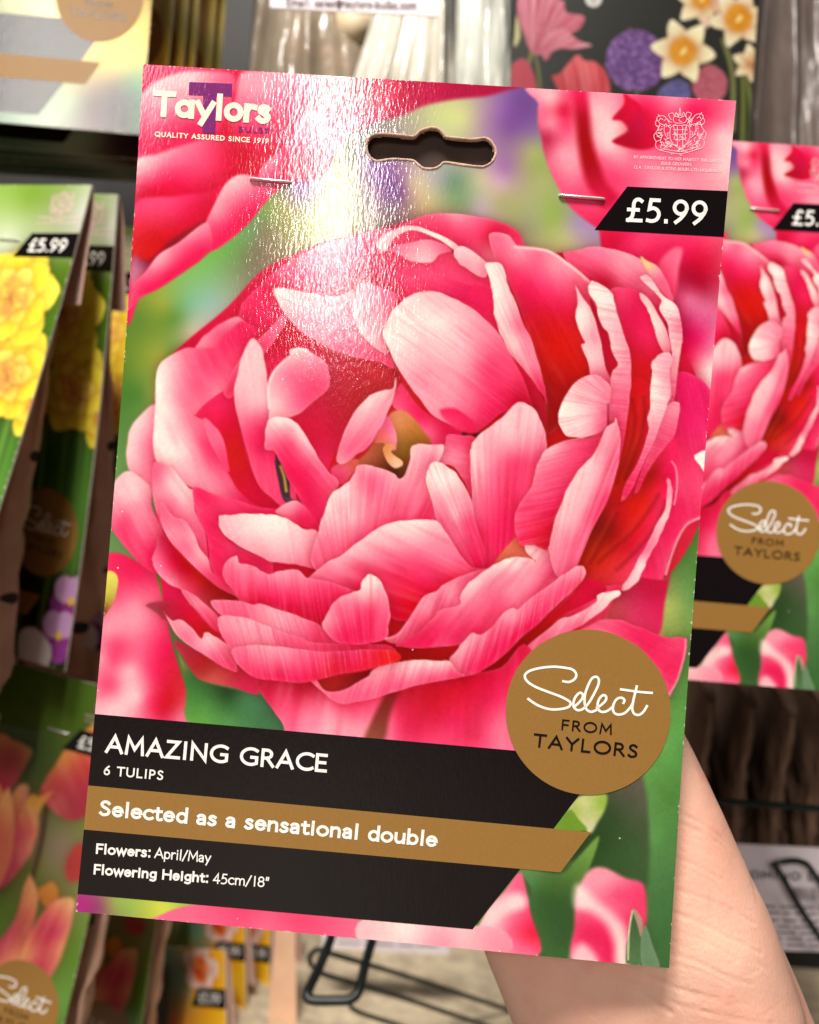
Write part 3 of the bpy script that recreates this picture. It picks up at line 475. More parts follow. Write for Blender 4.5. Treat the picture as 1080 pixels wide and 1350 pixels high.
    P('X','305,857 320,852 340,850 370,853 400,857 430,859 470,857 515,857 527,870 490,881 455,888 415,897 392,900 355,896 332,892 313,876','320,862,m 350,860,l 380,870,m 330,880,h 420,870,h 470,865,k 510,865,e1191e 440,885,d2142d 370,890,k 400,893,k 400,866,m',rim=.3,sh=.5,vein=('lin',.25,1,.5),va=.14)
    P('I','378,332 420,250 470,190 540,165 580,150 588,110 618,74 650,70 690,110 722,190 737,270 730,335 712,408 600,435 500,435 440,415 400,372','640,90,w 610,150,p 600,180,p 690,150,l 520,180,l 560,220,m 450,250,m 410,310,l 650,250,h 700,250,m 520,300,h 480,380,k 600,380,k 690,350,h 640,130,w',rim=.4,sh=.6,vein=('fan',640,900,40),va=.12)
    cv.stroke('I','712,408 750,400 790,375 830,320','f0829c',3,.9)
    return cv
# ---------------------------------------------------------------- a humanist sans alphabet drawn as pen strokes
def arc(cx, cy, rx, ry, a0, a1, n=22):
    t = np.radians(np.linspace(a0, a1, n)); return np.stack([cx+rx*np.cos(t), cy+ry*np.sin(t)], 1)
def ln(*p): return np.array(p, float)
def cs(*p): return spline(p, False, 7)
def cat(*a): return np.concatenate(a)
X_ = 0.66
GL = {
 'A': (.80, [ln((.02,0),(.40,1),(.78,0)), ln((.17,.33),(.63,.33))]),
 'B': (.60, [cat(ln((.06,0),(.06,1),(.28,1)), arc(.28,.765,.22,.235,90,-90), ln((.06,.53))), cat(ln((.06,.53),(.3,.53)), arc(.30,.265,.25,.265,90,-90), ln((.06,0)))]),
 'C': (.80, [arc(.52,.5,.48,.5,52,308,34)]),
 'D': (.80, [cat(ln((.06,0),(.06,1),(.26,1)), arc(.26,.5,.48,.5,90,-90), ln((.06,0)))]),
 'E': (.58, [ln((.5,1),(.06,1),(.06,0),(.52,0)), ln((.06,.52),(.46,.52))]),
 'F': (.54, [ln((.5,1),(.06,1),(.06,0)), ln((.06,.51),(.45,.51))]),
 'G': (.88, [cat(arc(.52,.5,.48,.5,52,300,34), ln((.82,.10),(.82,.46),(.56,.46)))]),
 'H': (.78, [ln((.06,0),(.06,1)), ln((.70,0),(.70,1)), ln((.06,.52),(.70,.52))]),
 'I': (.24, [ln((.11,0),(.11,1))]),
 'J': (.30, [cs((.2,1),(.2,.1),(.14,-.12),(-.02,-.2))]),
 'K': (.68, [ln((.06,0),(.06,1)), ln((.58,1),(.12,.52),(.64,0))]),
 'L': (.54, [ln((.06,1),(.06,0),(.5,0))]),
 'M': (.92, [ln((.05,0),(.12,1),(.46,.28),(.80,1),(.87,0))]),
 'N': (.82, [ln((.06,0),(.06,1),(.74,0),(.74,1))]),
 'O': (.96, [arc(.48,.5,.46,.5,90,450,40)]),
 'P': (.58, [cat(ln((.06,0),(.06,1),(.26,1)), arc(.26,.73,.25,.27,90,-90), ln((.06,.46)))]),
 'Q': (.96, [arc(.48,.5,.46,.5,90,450,40), ln((.52,.22),(.92,-.14))]),
 'R': (.64, [cat(ln((.06,0),(.06,1),(.26,1)), arc(.26,.745,.24,.255,90,-90), ln((.06,.49))), ln((.28,.49),(.60,0))]),
 'S': (.54, [cs((.44,.88),(.36,.97),(.25,1),(.12,.94),(.06,.78),(.13,.63),(.26,.53),(.40,.42),(.47,.25),(.40,.07),(.24,0),(.12,.02),(.03,.12))]),
 'T': (.66, [ln((.0,1),(.66,1)), ln((.33,1),(.33,0))]),
 'U': (.78, [cat(ln((.06,1),(.06,.35)), arc(.38,.35,.32,.35,180,360), ln((.70,1)))]),
 'V': (.74, [ln((.0,1),(.37,0),(.74,1))]),
 'W': (1.1, [ln((.0,1),(.28,0),(.55,.9),(.82,0),(1.1,1))]),
 'X': (.70, [ln((.02,0),(.66,1)), ln((.04,1),(.68,0))]),
 'Y': (.68, [ln((.0,1),(.34,.5),(.68,1)), ln((.34,.5),(.34,0))]),
 'Z': (.66, [ln((.06,1),(.6,1),(.03,0),(.64,0))]),
 'a': (.50, [cat(cs((.06,.56),(.13,.64),(.24,.66),(.36,.6),(.40,.46)), ln((.40,0))), cs((.40,.38),(.24,.36),(.08,.29),(.04,.15),(.10,.03),(.22,.0),(.34,.06),(.40,.16))]),
 'b': (.58, [ln((.06,1.04),(.06,0)), arc(.29,.33,.23,.33,0,360,30)]),
 'c': (.48, [arc(.29,.33,.26,.33,48,312,26)]),
 'd': (.58, [ln((.52,1.04),(.52,0)), arc(.29,.33,.23,.33,0,360,30)]),
 'e': (.56, [cat(ln((.05,.36),(.51,.36)), arc(.28,.33,.235,.33,5,318,28))]),
 'f': (.32, [cs((.34,1.03),(.25,1.05),(.16,.97),(.13,.8),(.13,0)), ln((0,.64),(.30,.64))]),
 'g': (.56, [arc(.28,.36,.22,.30,0,360,30), cs((.50,.66),(.50,.0),(.47,-.20),(.30,-.31),(.08,-.24))]),
 'h': (.56, [ln((.06,1.04),(.06,0)), cs((.06,.40),(.14,.58),(.28,.66),(.42,.60),(.47,.42),(.47,.2),(.47,0))]),
 'i': (.22, [ln((.10,.66),(.10,0)), ln((.10,.90),(.10,.94))]),
 'l': (.22, [ln((.10,1.04),(.10,0))]),
 'm': (.86, [ln((.06,.66),(.06,0)), cs((.06,.40),(.13,.58),(.25,.66),(.37,.60),(.42,.42),(.42,.2),(.42,0)), cs((.42,.40),(.49,.58),(.61,.66),(.73,.60),(.78,.42),(.78,.2),(.78,0))]),
 'n': (.56, [ln((.06,.66),(.06,0)), cs((.06,.40),(.14,.58),(.28,.66),(.42,.60),(.47,.42),(.47,.2),(.47,0))]),
 'o': (.60, [arc(.30,.33,.26,.33,0,360,32)]),
 'p': (.58, [ln((.06,.66),(.06,-.3)), arc(.29,.33,.23,.33,0,360,30)]),
 'r': (.38, [ln((.06,.66),(.06,0)), cs((.06,.38),(.13,.56),(.24,.65),(.35,.63))]),
 's': (.42, [cs((.34,.58),(.24,.66),(.12,.64),(.06,.52),(.12,.41),(.24,.33),(.35,.23),(.34,.09),(.22,0),(.10,.01),(.02,.09))]),
 't': (.36, [cs((.14,.86),(.14,.5),(.14,.16),(.18,.03),(.27,0),(.35,.03)), ln((.0,.64),(.33,.64))]),
 'u': (.56, [ln((.49,.66),(.49,0)), cs((.06,.66),(.06,.4),(.07,.2),(.14,.04),(.26,0),(.40,.08),(.49,.26))]),
 'v': (.52, [ln((.02,.66),(.26,0),(.50,.66))]),
 'w': (.80, [ln((.02,.66),(.21,0),(.40,.6),(.59,0),(.78,.66))]),
 'y': (.52, [ln((.02,.66),(.27,.03)), ln((.50,.66),(.14,-.30))]),
 '0': (.56, [arc(.28,.5,.24,.5,90,450,34)]),
 '1': (.40, [ln((.22,0),(.22,1))]),
 '4': (.58, [ln((.54,.28),(.04,.28),(.40,1),(.40,0))]),
 '5': (.54, [cat(ln((.46,1),(.16,1),(.11,.56)), cs((.11,.56),(.26,.62),(.42,.52),(.48,.32),(.40,.09),(.22,0),(.06,.03)))]),
 '6': (.56, [cat(cs((.44,1),(.24,.78),(.08,.46),(.05,.28)), arc(.28,.29,.23,.29,180,530,28))]),
 '8': (.56, [arc(.28,.76,.20,.24,90,450,28), arc(.28,.27,.24,.27,90,450,30)]),
 '9': (.60, [cat(cs((.14,0),(.34,.22),(.50,.52),(.53,.70)), arc(.30,.70,.235,.30,0,350,30))]),
 '\u00a3': (.62, [cs((.54,.93),(.44,1.0),(.32,.96),(.25,.8),(.24,.5),(.2,.18),(.06,.0)), ln((.04,.0),(.54,.0)), ln((.06,.50),(.42,.50))]),
 '.': (.22, [ln((.10,.0),(.10,.035))]), ':': (.24, [ln((.11,.0),(.11,.04)), ln((.11,.54),(.11,.58))]),
 '/': (.42, [ln((.0,-.1),(.40,1.05))]), '"': (.34, [ln((.09,1),(.06,.72)), ln((.24,1),(.21,.72))]),
 '-': (.34, [ln((.05,.32),(.28,.32))]), ' ': (.30, []), '&': (.74, [cs((.70,.0),(.3,.5),(.16,.78),(.3,.98),(.44,.8),(.3,.56),(.06,.3),(.1,.05),(.36,.0),(.56,.2),(.64,.45))]),
 '@': (1.0, [arc(.5,.38,.2,.22,0,360,24), cat(ln((.72,.62),(.70,.24)), cs((.70,.24),(.82,.14),(.94,.34),(.9,.7),(.56,.96),(.16,.74),(.08,.3),(.36,-.14),(.8,-.1)))]),
}
BUB = {'a': (.66, [arc(.31,.33,.25,.31,0,360,30), ln((.58,.66),(.58,0))]), 'y': (.60, [ln((.02,.66),(.30,.03)), ln((.58,.66),(.18,-.30))])}
def ribbon(P, w, cap=True):
    P = np.array(P, float); keep = [0]
    for i in range(1, len(P)):
        if np.hypot(*(P[i]-P[keep[-1]])) > 1e-4: keep.append(i)
    P = P[keep]
    if len(P) < 2: return np.zeros((0, 2)), []
    closed = np.hypot(*(P[0]-P[-1])) < 1e-3
    T = np.diff(P, axis=0); T /= np.hypot(T[:, 0], T[:, 1])[:, None]
    if cap and not closed:
        P[0] -= T[0]*w/2*.96; P[-1] += T[-1]*w/2*.96
    n = len(P); L = np.zeros((n, 2)); Rr = np.zeros((n, 2))
    for i in range(n):
        a = T[i-1] if i > 0 else (T[-1] if closed else T[0]); b = T[i] if i < n-1 else (T[0] if closed else T[-1])
        t = a+b; q = np.hypot(*t)
        if q < 0.5: m = np.array([-a[1], a[0]]); k = 1.0
        else:
            t /= q; m = np.array([-t[1], t[0]]); k = min(1/max(np.dot(m, [-a[1], a[0]]), 0.3), 2.6)
        L[i] = P[i]+m*w/2*k; Rr[i] = P[i]-m*w/2*k
    return np.concatenate([L, Rr]), [(i, i+1, n+i+1, n+i) for i in range(n-1)]
def text_ribbons(s, x0, y0, x1, y1, cap, wt, track=0.06, glyphs=None):
    G = dict(GL); G.update(glyphs or {}); track += wt*(.62 if s.upper() == s else .30)
    tot = sum(G[c][0]+track for c in s)-track; L = math.hypot(x1-x0, y1-y0); ux, uy = (x1-x0)/L, (y1-y0)/L
    sx = L/tot; x = 0; out = []; asp = sx/cap
    for c in s:
        adv, st = G[c]
        for p in st:
            q = np.array(p, float).copy(); q[:, 1] = wt/2+q[:, 1]*(1-wt) if c not in '.:' else q[:, 1]+wt/2
            q[:, 0] = (q[:, 0]+x)*asp
            V, Fc = ribbon(q, wt)
            if len(V): out.append((np.stack([x0+ux*V[:, 0]*cap+uy*V[:, 1]*cap, y0+uy*V[:, 0]*cap-ux*V[:, 1]*cap], 1), Fc))
        x += adv+track
    return out
# ---------------------------------------------------------------- the header card: geometry shared by every packet of this range
CW, CH = 0.180, 0.260
MAIN = (-0.0021, 0.2752, 0.0004, -0.0357, -0.0037, -0.0021)      # centre, yaw, tilt, roll
def bend(v): return 0.004*4*v*(1-v)
class Frame:
    def __init__(s, pose, w=CW, h=CH, bent=True):
        s.w, s.h, s.bent = w, h, bent; s.rot = pose[3:]; s.R = Rm(*pose[3:])
        s.base = np.array(pose[:3])+s.R@np.array([0, 0, -h/2])
    def loc(s, uv, off=0.0):
        uv = np.asarray(uv, float); b = bend(uv[:, 1]) if s.bent else 0*uv[:, 1]
        return np.stack([(uv[:, 0]-.5)*s.w, b+off, (1-uv[:, 1])*s.h], 1)
    def world(s, L): return s.base+L@s.R.T
    def px(s, uv): return proj(s.world(s.loc(uv)))
    def inv(s, P):
        P = np.asarray(P, float); uv = np.full(P.shape, .5)
        for _ in range(8):
            f = s.px(uv); e = 1e-4
            a = (s.px(uv+[e, 0])-f)/e; b = (s.px(uv+[0, e])-f)/e; d = P-f
            det = a[:, 0]*b[:, 1]-a[:, 1]*b[:, 0]
            uv = uv+np.stack([(d[:, 0]*b[:, 1]-d[:, 1]*b[:, 0])/det, (a[:, 0]*d[:, 1]-a[:, 1]*d[:, 0])/det], 1)
        return uv
MF = Frame(MAIN)
def root_for(name, fr, label, cat, group=None): return empty(name, fr.base, fr.rot, label, cat, group)
def clip_strip(poly, v0, v1):
    for lim, sg in ((v0, 1), (v1, -1)):
        out = []
        for a, b in zip(poly, poly[1:]+poly[:1]):
            ia, ib = sg*(a[1]-lim) >= 0, sg*(b[1]-lim) >= 0
            if ia: out.append(a)
            if ia != ib:
                t = (lim-a[1])/(b[1]-a[1]); out.append((a[0]+t*(b[0]-a[0]), lim))
        poly = out
        if len(poly) < 3: return []
    return poly
def sheet(name, fr, pxpoly, off, mat, parent, snapl=False, snapr=False, uvpoly=None):
    uv = np.array(uvpoly, float) if uvpoly is not None else fr.inv(pxpoly)
    if snapl: uv[uv[:, 0] < .03, 0] = 0.0
    if snapr: uv[uv[:, 0] > .97, 0] = 1.0
    poly = [tuple(p) for p in uv]; v = np.linspace(uv[:, 1].min(), uv[:, 1].max(), max(2, int(np.ptp(uv[:, 1])/0.012)+2)); V = []; Fc = []
    for a, b in zip(v[:-1], v[1:]):
        q = clip_strip(poly, a, b)
        if len(q) >= 3:
            i = len(V); V += list(fr.loc(q, off)); Fc.append(tuple(range(i, i+len(q))))
    o = mesh_obj(name, V, Fc, mat, parent); face_front(o); return o
def face_front(o):
    me = o.data
    import bmesh
    bm = bmesh.new(); bm.from_mesh(me)
    for f in bm.faces:
        f.normal_update()
        if f.normal.y > 0: f.normal_flip()
    bm.to_mesh(me); bm.free()
def lettering(name, fr, ribs, off, mat, parent):
    V = []; Fc = []
    for k, (P, fc) in enumerate(ribs):
        i = len(V); V += list(fr.loc(fr.inv(P), off-4e-6*(k % 7))); Fc += [tuple(i+a for a in f) for f in fc]
    o = mesh_obj(name, V, Fc, mat, parent); face_front(o); return o
def strokes_px(paths, w, sm=True):
    out = []
    for p in paths:
        q = spline(p, False, 7) if (sm and len(p) > 2) else np.array(p, float)
        V, fc = ribbon(q, w); out.append((V, fc))
    return out
def poly_rib(pts): return (np.array(pts, float), [tuple(range(len(pts)))])
HOLE = [(420+x/4, 80+y/4) for x, y in ((258,440),(275,405),(320,390),(420,396),(500,404),(522,392),(540,374),(575,362),(600,358),(632,366),(655,388),(672,406),(760,416),(830,419),(880,412),(915,440),(930,480),(915,525),(880,550),(845,554),(750,542),(665,531),(640,548),(615,562),(580,565),(550,560),(525,540),(500,522),(440,516),(380,514),(310,524),(275,505),(260,475))]
HOLE_UV = MF.inv(spline(HOLE, True, 3))
def inside(P, Q):
    r = np.zeros(len(P), bool)
    for a, b in zip(Q, np.roll(Q, -1, 0)):
        if abs(b[1]-a[1]) > 1e-12:
            r ^= ((P[:, 1] >= a[1]) != (P[:, 1] >= b[1])) & (P[:, 0] < a[0]+(P[:, 1]-a[1])/(b[1]-a[1])*(b[0]-a[0]))
    return r
def panel_grid(fr, nu, nv, off, hole=True, cut=None):
    u, v = np.meshgrid(np.linspace(0, 1, nu), np.linspace(0, 1, nv)); uv = np.stack([u.ravel(), v.ravel()], 1)
    i, j = np.meshgrid(np.arange(nu-1), np.arange(nv-1)); a = (j*nu+i).ravel()
    q = np.stack([a, a+nu, a+nu+1, a+1], 1)
    if hole:
        cen = uv[q].mean(1); q = q[~inside(cen, HOLE_UV)]
    return uv, fr.loc(uv, off), q
def card_body(root, fr, cols_fn, nu, nv, hole=True, mat=None):
    uv, V, q = panel_grid(fr, nu, nv, 0, hole)
    col_ = np.array(cols_fn(uv), float)      # rubbed white card showing along the cut edges and corners
    ed = np.minimum(np.minimum(uv[:, 0], 1-uv[:, 0])*CW, np.minimum(uv[:, 1], 1-uv[:, 1])*CH)*1000
    cn = np.minimum(np.hypot(uv[:, 0]*CW, (1-uv[:, 1])*CH), np.hypot((1-uv[:, 0])*CW, (1-uv[:, 1])*CH))*1000
    nz = vnoise2(uv[:, 0]*150, uv[:, 1]*220, 4)*.6+vnoise2(uv[:, 0]*420, uv[:, 1]*600, 9)*.4
    wr = np.clip(((.12+2.8*np.clip(nz-.76, 0, 1)-ed)/.2), 0, 1)*np.clip((nz-.68)*8, 0, 1)
    wr = np.maximum(wr, np.clip((1.5*nz-.1-cn)/.3, 0, 1))[:, None]*.85; col_ = col_*(1-wr)+np.array([246, 234, 226])*wr
    front = mesh_obj('front_panel', V, q, mat or M_PRINT, root, cols=s2l(col_), smooth=True)
    _, V, q = panel_grid(fr, 46, 66, 0.0011, False)
    if hole:
        ctr = HOLE_UV.mean(0); uvb, V, q = panel_grid(fr, 180, 260, 0.0011, True)
    q = q[:, ::-1]; mesh_obj('back_panel', V, q, M_CARDBACK, root)
    # cut edge all round
    t = np.linspace(0, 1, 60); per = np.concatenate([np.stack([t, 0*t], 1), np.stack([0*t+1, t], 1), np.stack([1-t, 0*t+1], 1), np.stack([0*t, 1-t], 1)])
    A = fr.loc(per, 0.00002); B = fr.loc(per, 0.0011); n = len(per)
    mesh_obj('card_edge', np.concatenate([A, B]), [(k, (k+1) % n, n+(k+1) % n, n+k) for k in range(n)], M_EDGE, root)
    if hole:
        H = HOLE_UV*[CW, CH]; n = len(H); T = np.roll(H, -1, 0)-np.roll(H, 1, 0); T /= np.hypot(T[:, 0], T[:, 1])[:, None]
        Nn = np.stack([T[:, 1], -T[:, 0]], 1); c = H.mean(0)
        if np.sum((H-c)*Nn) < 0: Nn = -Nn
        jit = 0.00016*(vnoise1(np.arange(n)*1.3, 3)-.5)
        rings = [fr.loc((H+Nn*(0.00062+2*jit)[:, None])/[CW, CH], -0.00006), fr.loc((H+Nn*0.0003)/[CW, CH], -0.00032), fr.loc((H-Nn*(0.0001+jit)[:, None])/[CW, CH], 0.0001), fr.loc((H-Nn*0.0001)/[CW, CH], 0.0013)]
        Fc = []
        for r in range(3): Fc += [(r*n+k, r*n+(k+1) % n, (r+1)*n+(k+1) % n, (r+1)*n+k) for k in range(n)]
        mesh_obj('hanging_hole_rim', np.concatenate(rings), Fc, M_RIM, root, smooth=True)
    return front
def staple(root, fr, a, b):
    A, B = fr.loc(fr.inv([a, b]), 0)
    pts = [A+[0, .0012, 0], A+[0.0002, -.0003, 0], A+[.0006, -.00062, 0], B+[-.0006, -.00062, 0], B+[-0.0002, -.0003, 0], B+[0, .0012, 0]]
    V, Fc = tube_geo(pts, 0.00042, 8); mesh_obj('staple', V, Fc, M_STEEL, root, smooth=True)
def crest_ribs():
    z = lambda *p: [(690+x/4, 100+y/4) for x, y in p]
    half = [z((826,262),(780,270),(775,330),(800,370),(826,384)), z((826,250),(800,248),(790,232),(800,215),(826,222)), z((826,170),(822,195),(826,210)),
        z((818,212),(806,196),(800,214)), z((770,250),(745,215),(715,212),(704,228),(720,250),(745,262)), z((705,232),(696,250),(706,268),(722,262)), z((745,262),(742,290),(752,318),(770,332)),
        z((720,252),(712,280),(700,300),(712,318),(735,312)), z((700,300),(688,318),(700,345),(724,338)), z((735,312),(724,340),(736,366),(765,372)), z((700,348),(698,372),(716,392),(740,384)),
        z((716,392),(760,402),(800,410),(826,412)), z((740,384),(780,394),(826,400)), z((765,345),(785,362),(815,372)), z((780,232),(766,206),(788,196),(796,214)), z((736,232),(724,226),(716,236)),
        z((752,270),(762,262),(770,275)), z((790,285),(826,285)), z((786,310),(826,310)), z((795,335),(826,338)), z((742,332),(752,342),(748,356)), z((712,205),(722,218)), z((700,262),(712,272),(708,286)),
        z((756,226),(770,240),(782,246)), z((722,352),(736,352),(746,372)), z((705,318),(720,326),(730,326)), z((790,262),(800,300),(796,330)), z((812,268),(812,372)), z((768,300),(758,306),(764,318))]
    cx = 690+826/4.0; out = []
    for p in half:
        out.append(p); out.append([(2*cx-x, y+(2*(cx-x))*-0.0-0.0+(cx-x)*-0.09+0.0) for x, y in p])
    rg = random.Random(8)
    for k in range(70):                      # mantling, fur and foliage of the supporters
        a = rg.uniform(0, 6.28); r = rg.uniform(.55, 1.0); x = cx+30*r*math.cos(a)*(1 if abs(math.cos(a)) > .25 else .6); y = 178+27*r*math.sin(a)
        out.append([(x, y), (x+rg.uniform(-2.4, 2.4), y+rg.uniform(-2.4, 2.4)), (x+rg.uniform(-3.4, 3.4), y+rg.uniform(-3.4, 3.4))])
    for k in range(26): x = cx+rg.uniform(-9, 9); y = rg.uniform(164, 194); out.append([(x, y), (x+rg.uniform(-3, 3), y+rg.uniform(-3, 3))])
    return strokes_px([[(x, y) for x, y in p] for p in out], 0.8)
def script_ribs():
    z = lambda *p: [(660+x/4.696, 820+y/4.696) for x, y in p]
    return strokes_px([z((388,366),(425,370),(458,352),(468,322),(445,294),(395,282),(325,276),(245,284),(180,302),(150,330),(165,366),(215,400),(290,430),(370,460),(425,490),(432,512),(408,530),(350,540),(290,536),(225,512),(172,476)),
        z((462,518),(490,492),(508,466),(506,444),(488,438),(464,462),(450,500),(456,530),(480,545),(510,536),(545,500),(580,440),(605,385),(606,352),(588,338),(562,352),(538,400),(522,450),(520,500),(532,540),(560,555),(590,545)),
        z((596,530),(625,510),(650,484),(652,460),(634,452),(612,472),(600,508),(606,542),(630,556),(662,548),(695,522)),
        z((760,500),(766,482),(748,468),(722,474),(702,500),(694,535),(704,562),(732,572),(768,562),(800,530),(820,496)),
        z((842,398),(832,440),(820,490),(814,535),(826,566),(854,574),(882,556),(905,520)), z((745,416),(800,424),(860,432),(935,438))], 3.25)
BADGE_C, BADGE_R = (775.0, 938.4), 108.6
def range_marks(root, fr, banner_text=True, staples=True, print_logo=True):
    th = np.linspace(0, 2*math.pi, 120, endpoint=False)
    uvc = fr.inv([BADGE_C])[0]; ru = BADGE_R/786.0; rv = ru*CW/CH
    bn = sheet('title_banner', fr, [(123,941),(800,1000),(724,1100),(112,1044)], -8e-5, M_BLACK, root, snapl=True)
    b2 = sheet('details_banner', fr, [(109,1084),(692,1138),(623,1225),(99,1178)], -8e-5, M_BLACK, root, snapl=True)
    gr = sheet('gold_ribbon', fr, [(113,1035),(779,1097),(739,1150),(107,1093)], -1.4e-4, M_GOLD, root, snapl=True)
    pt = sheet('price_tag', fr, [(827,246),(968,252.5),(963,313),(784,303)], -8e-5, M_BLACK, root, snapr=True)
    bd = sheet('badge', fr, None, -2e-4, M_GOLD, root, uvpoly=[(uvc[0]+ru*math.cos(a), uvc[1]+rv*math.sin(a)) for a in th])
    lettering('price_text', fr, text_ribbons('\u00a35.99', 826, 292.5, 931.5, 297.5, 32.5, .145, .03), -1.6e-4, M_WHITE, pt)
    lettering('script_lettering', fr, script_ribs(), -3e-4, M_WHITE, bd)
    lettering('badge_lettering', fr, text_ribbons('FROM', 740, 962.3, 806, 968.6, 14.5, .16, .16)+text_ribbons('TAYLORS', 703.5, 984.5, 839.5, 999.5, 18.3, .165, .13), -3e-4, M_TEXTBLACK, bd)
    if print_logo:
        m = lambda *p: [(170+x/4, 80+y/4) for x, y in p]
        cr = lettering('royal_crest', fr, crest_ribs(), -9e-5, M_PALE, root)
        lettering('appointment_lettering', fr, text_ribbons('BY APPOINTMENT TO HER MAJESTY THE QUEEN', 836, 209, 951, 214.6, 4.2, .15, .1)+text_ribbons('BULB GROWERS', 872, 217.3, 911.5, 219.3, 4.2, .15, .1)+text_ribbons('O.A. TAYLOR & SONS BULBS LTD HOLBEACH', 836, 222.4, 951, 227.6, 4.2, .15, .1), -9e-5, M_PALE, root)
        lettering('logo_letter', fr, [poly_rib(m((318,113),(545,122),(543,190),(316,181))), poly_rib(m((393,185),(461,188),(456,386),(388,383)))], -9e-5, M_PURPLE, root)
        lettering('logo_wordmark', fr, text_ribbons('Taylors', 204, 154, 355, 164, 35, .215, .06, BUB), -1.6e-4, M_CREAM, root)
        lettering('logo_small_word', fr, text_ribbons('BULBS', 315, 174.3, 354.5, 176.3, 7.5, .2, .14), -9e-5, M_PURPLE, root)
        lettering('quality_lettering', fr, text_ribbons('QUALITY ASSURED SINCE 1919', 204.5, 180.3, 354, 189.6, 7.0, .2, .12), -9e-5, M_CREAM, root)
    if banner_text:
        lettering('variety_name', fr, text_ribbons('AMAZING GRACE', 140, 992.5, 430.5, 1018.5, 24.6, .165, .07), -1.6e-4, M_WHITE, bn)
        lettering('bulb_count', fr, text_ribbons('6 TULIPS', 137, 1021.5, 215, 1028.5, 12.8, .16, .12), -1.6e-4, M_WHITE, bn)
        lettering('ribbon_lettering', fr, text_ribbons('Selected as a sensational double', 132, 1075.2, 575.5, 1116.8, 21, .185, .055), -2.2e-4, M_WHITE, gr)
        lettering('details_lettering', fr, text_ribbons('Flowers:', 127, 1125.5, 199, 1130.5, 14, .19, .06)+text_ribbons('April/May', 204, 1131, 277.5, 1137.5, 14, .125, .05)
            +text_ribbons('Flowering Height:', 124, 1152.6, 275, 1164, 14, .19, .06)+text_ribbons('45cm/18"', 281, 1164.5, 355, 1170, 14, .125, .05), -1.6e-4, M_WHITE, b2)
    if staples:
        uvh = HOLE_UV.mean(0); sheet('hole_shade_flap', fr, None, .0032, M_HOLE_SHADE, root, uvpoly=[(uvh[0]-.2, uvh[1]-.045), (uvh[0]+.2, uvh[1]-.045), (uvh[0]+.2, uvh[1]+.05), (uvh[0]-.2, uvh[1]+.05)])  # dark sheet behind the hole; its brown carries the shade there
        staple(root, fr, (330, 236), (384, 241)); staple(root, fr, (737, 258), (797, 263))
# ---------------------------------------------------------------- paper bags
def paper_mat(name, rgb, dots=True):
    m, nt, b = newmat(name); lin = s2l(rgb)
    no = noise(nt, 40, 4); n2 = noise(nt, 900, 2, (1, 1, 0.05))
    r = N(nt, 'ShaderNodeValToRGB'); r.color_ramp.elements[0].position = .3; r.color_ramp.elements[1].position = .7
    r.color_ramp.elements[0].color = (*(lin*.86), 1); r.color_ramp.elements[1].color = (*np.clip(lin*1.1, 0, 1), 1)
    nt.links.new(no.outputs['Fac'], r.inputs['Fac']); last = r.outputs['Color']
    if dots:                                  # punched air holes in staggered rows
        tc = N(nt, 'ShaderNodeTexCoord'); sp = N(nt, 'ShaderNodeSeparateXYZ'); nt.links.new(tc.outputs['Object'], sp.inputs[0])
        def mth(op, a, bb=None, c=None):
            n = N(nt, 'ShaderNodeMath', operation=op)
            for i, v in enumerate((a, bb, c)):
                if v is None: continue
                if isinstance(v, (int, float)): n.inputs[i].default_value = v
                else: nt.links.new(v, n.inputs[i])
            return n.outputs[0]
        z = mth('DIVIDE', sp.outputs['Z'], .038); row = mth('FLOOR', z); fz = mth('SUBTRACT', mth('FRACT', z), .5)
        x = mth('ADD', mth('DIVIDE', sp.outputs['X'], .034), mth('MULTIPLY', row, .5)); fx = mth('SUBTRACT', mth('FRACT', x), .5)
        d = mth('SQRT', mth('ADD', mth('POWER', mth('MULTIPLY', fz, .038), 2), mth('POWER', mth('MULTIPLY', fx, .034), 2)))
        k = mth('LESS_THAN', d, .0042)
        mx = N(nt, 'ShaderNodeMix', data_type='RGBA'); nt.links.new(k, mx.inputs[0]); nt.links.new(last, mx.inputs[6]); mx.inputs[7].default_value = (0.03, 0.018, 0.012, 1); last = mx.outputs[2]
    nt.links.new(last, b.inputs['Base Color']); b.inputs['Roughness'].default_value = .7
    ad = N(nt, 'ShaderNodeMath', operation='MULTIPLY_ADD'); ad.inputs[1].default_value = 2.5
    nt.links.new(no.outputs['Fac'], ad.inputs[0]); nt.links.new(n2.outputs['Fac'], ad.inputs[2]); bump(nt, b, ad.outputs[0], .35, .0008)
    return m
M_KRAFT = paper_mat('kraft_paper', (226, 180, 152)); M_KRAFT_SHADED = paper_mat('shaded_kraft_paper', (112, 84, 66), False)  # second kraft has the shadow over the right-hand bags mixed into its colour
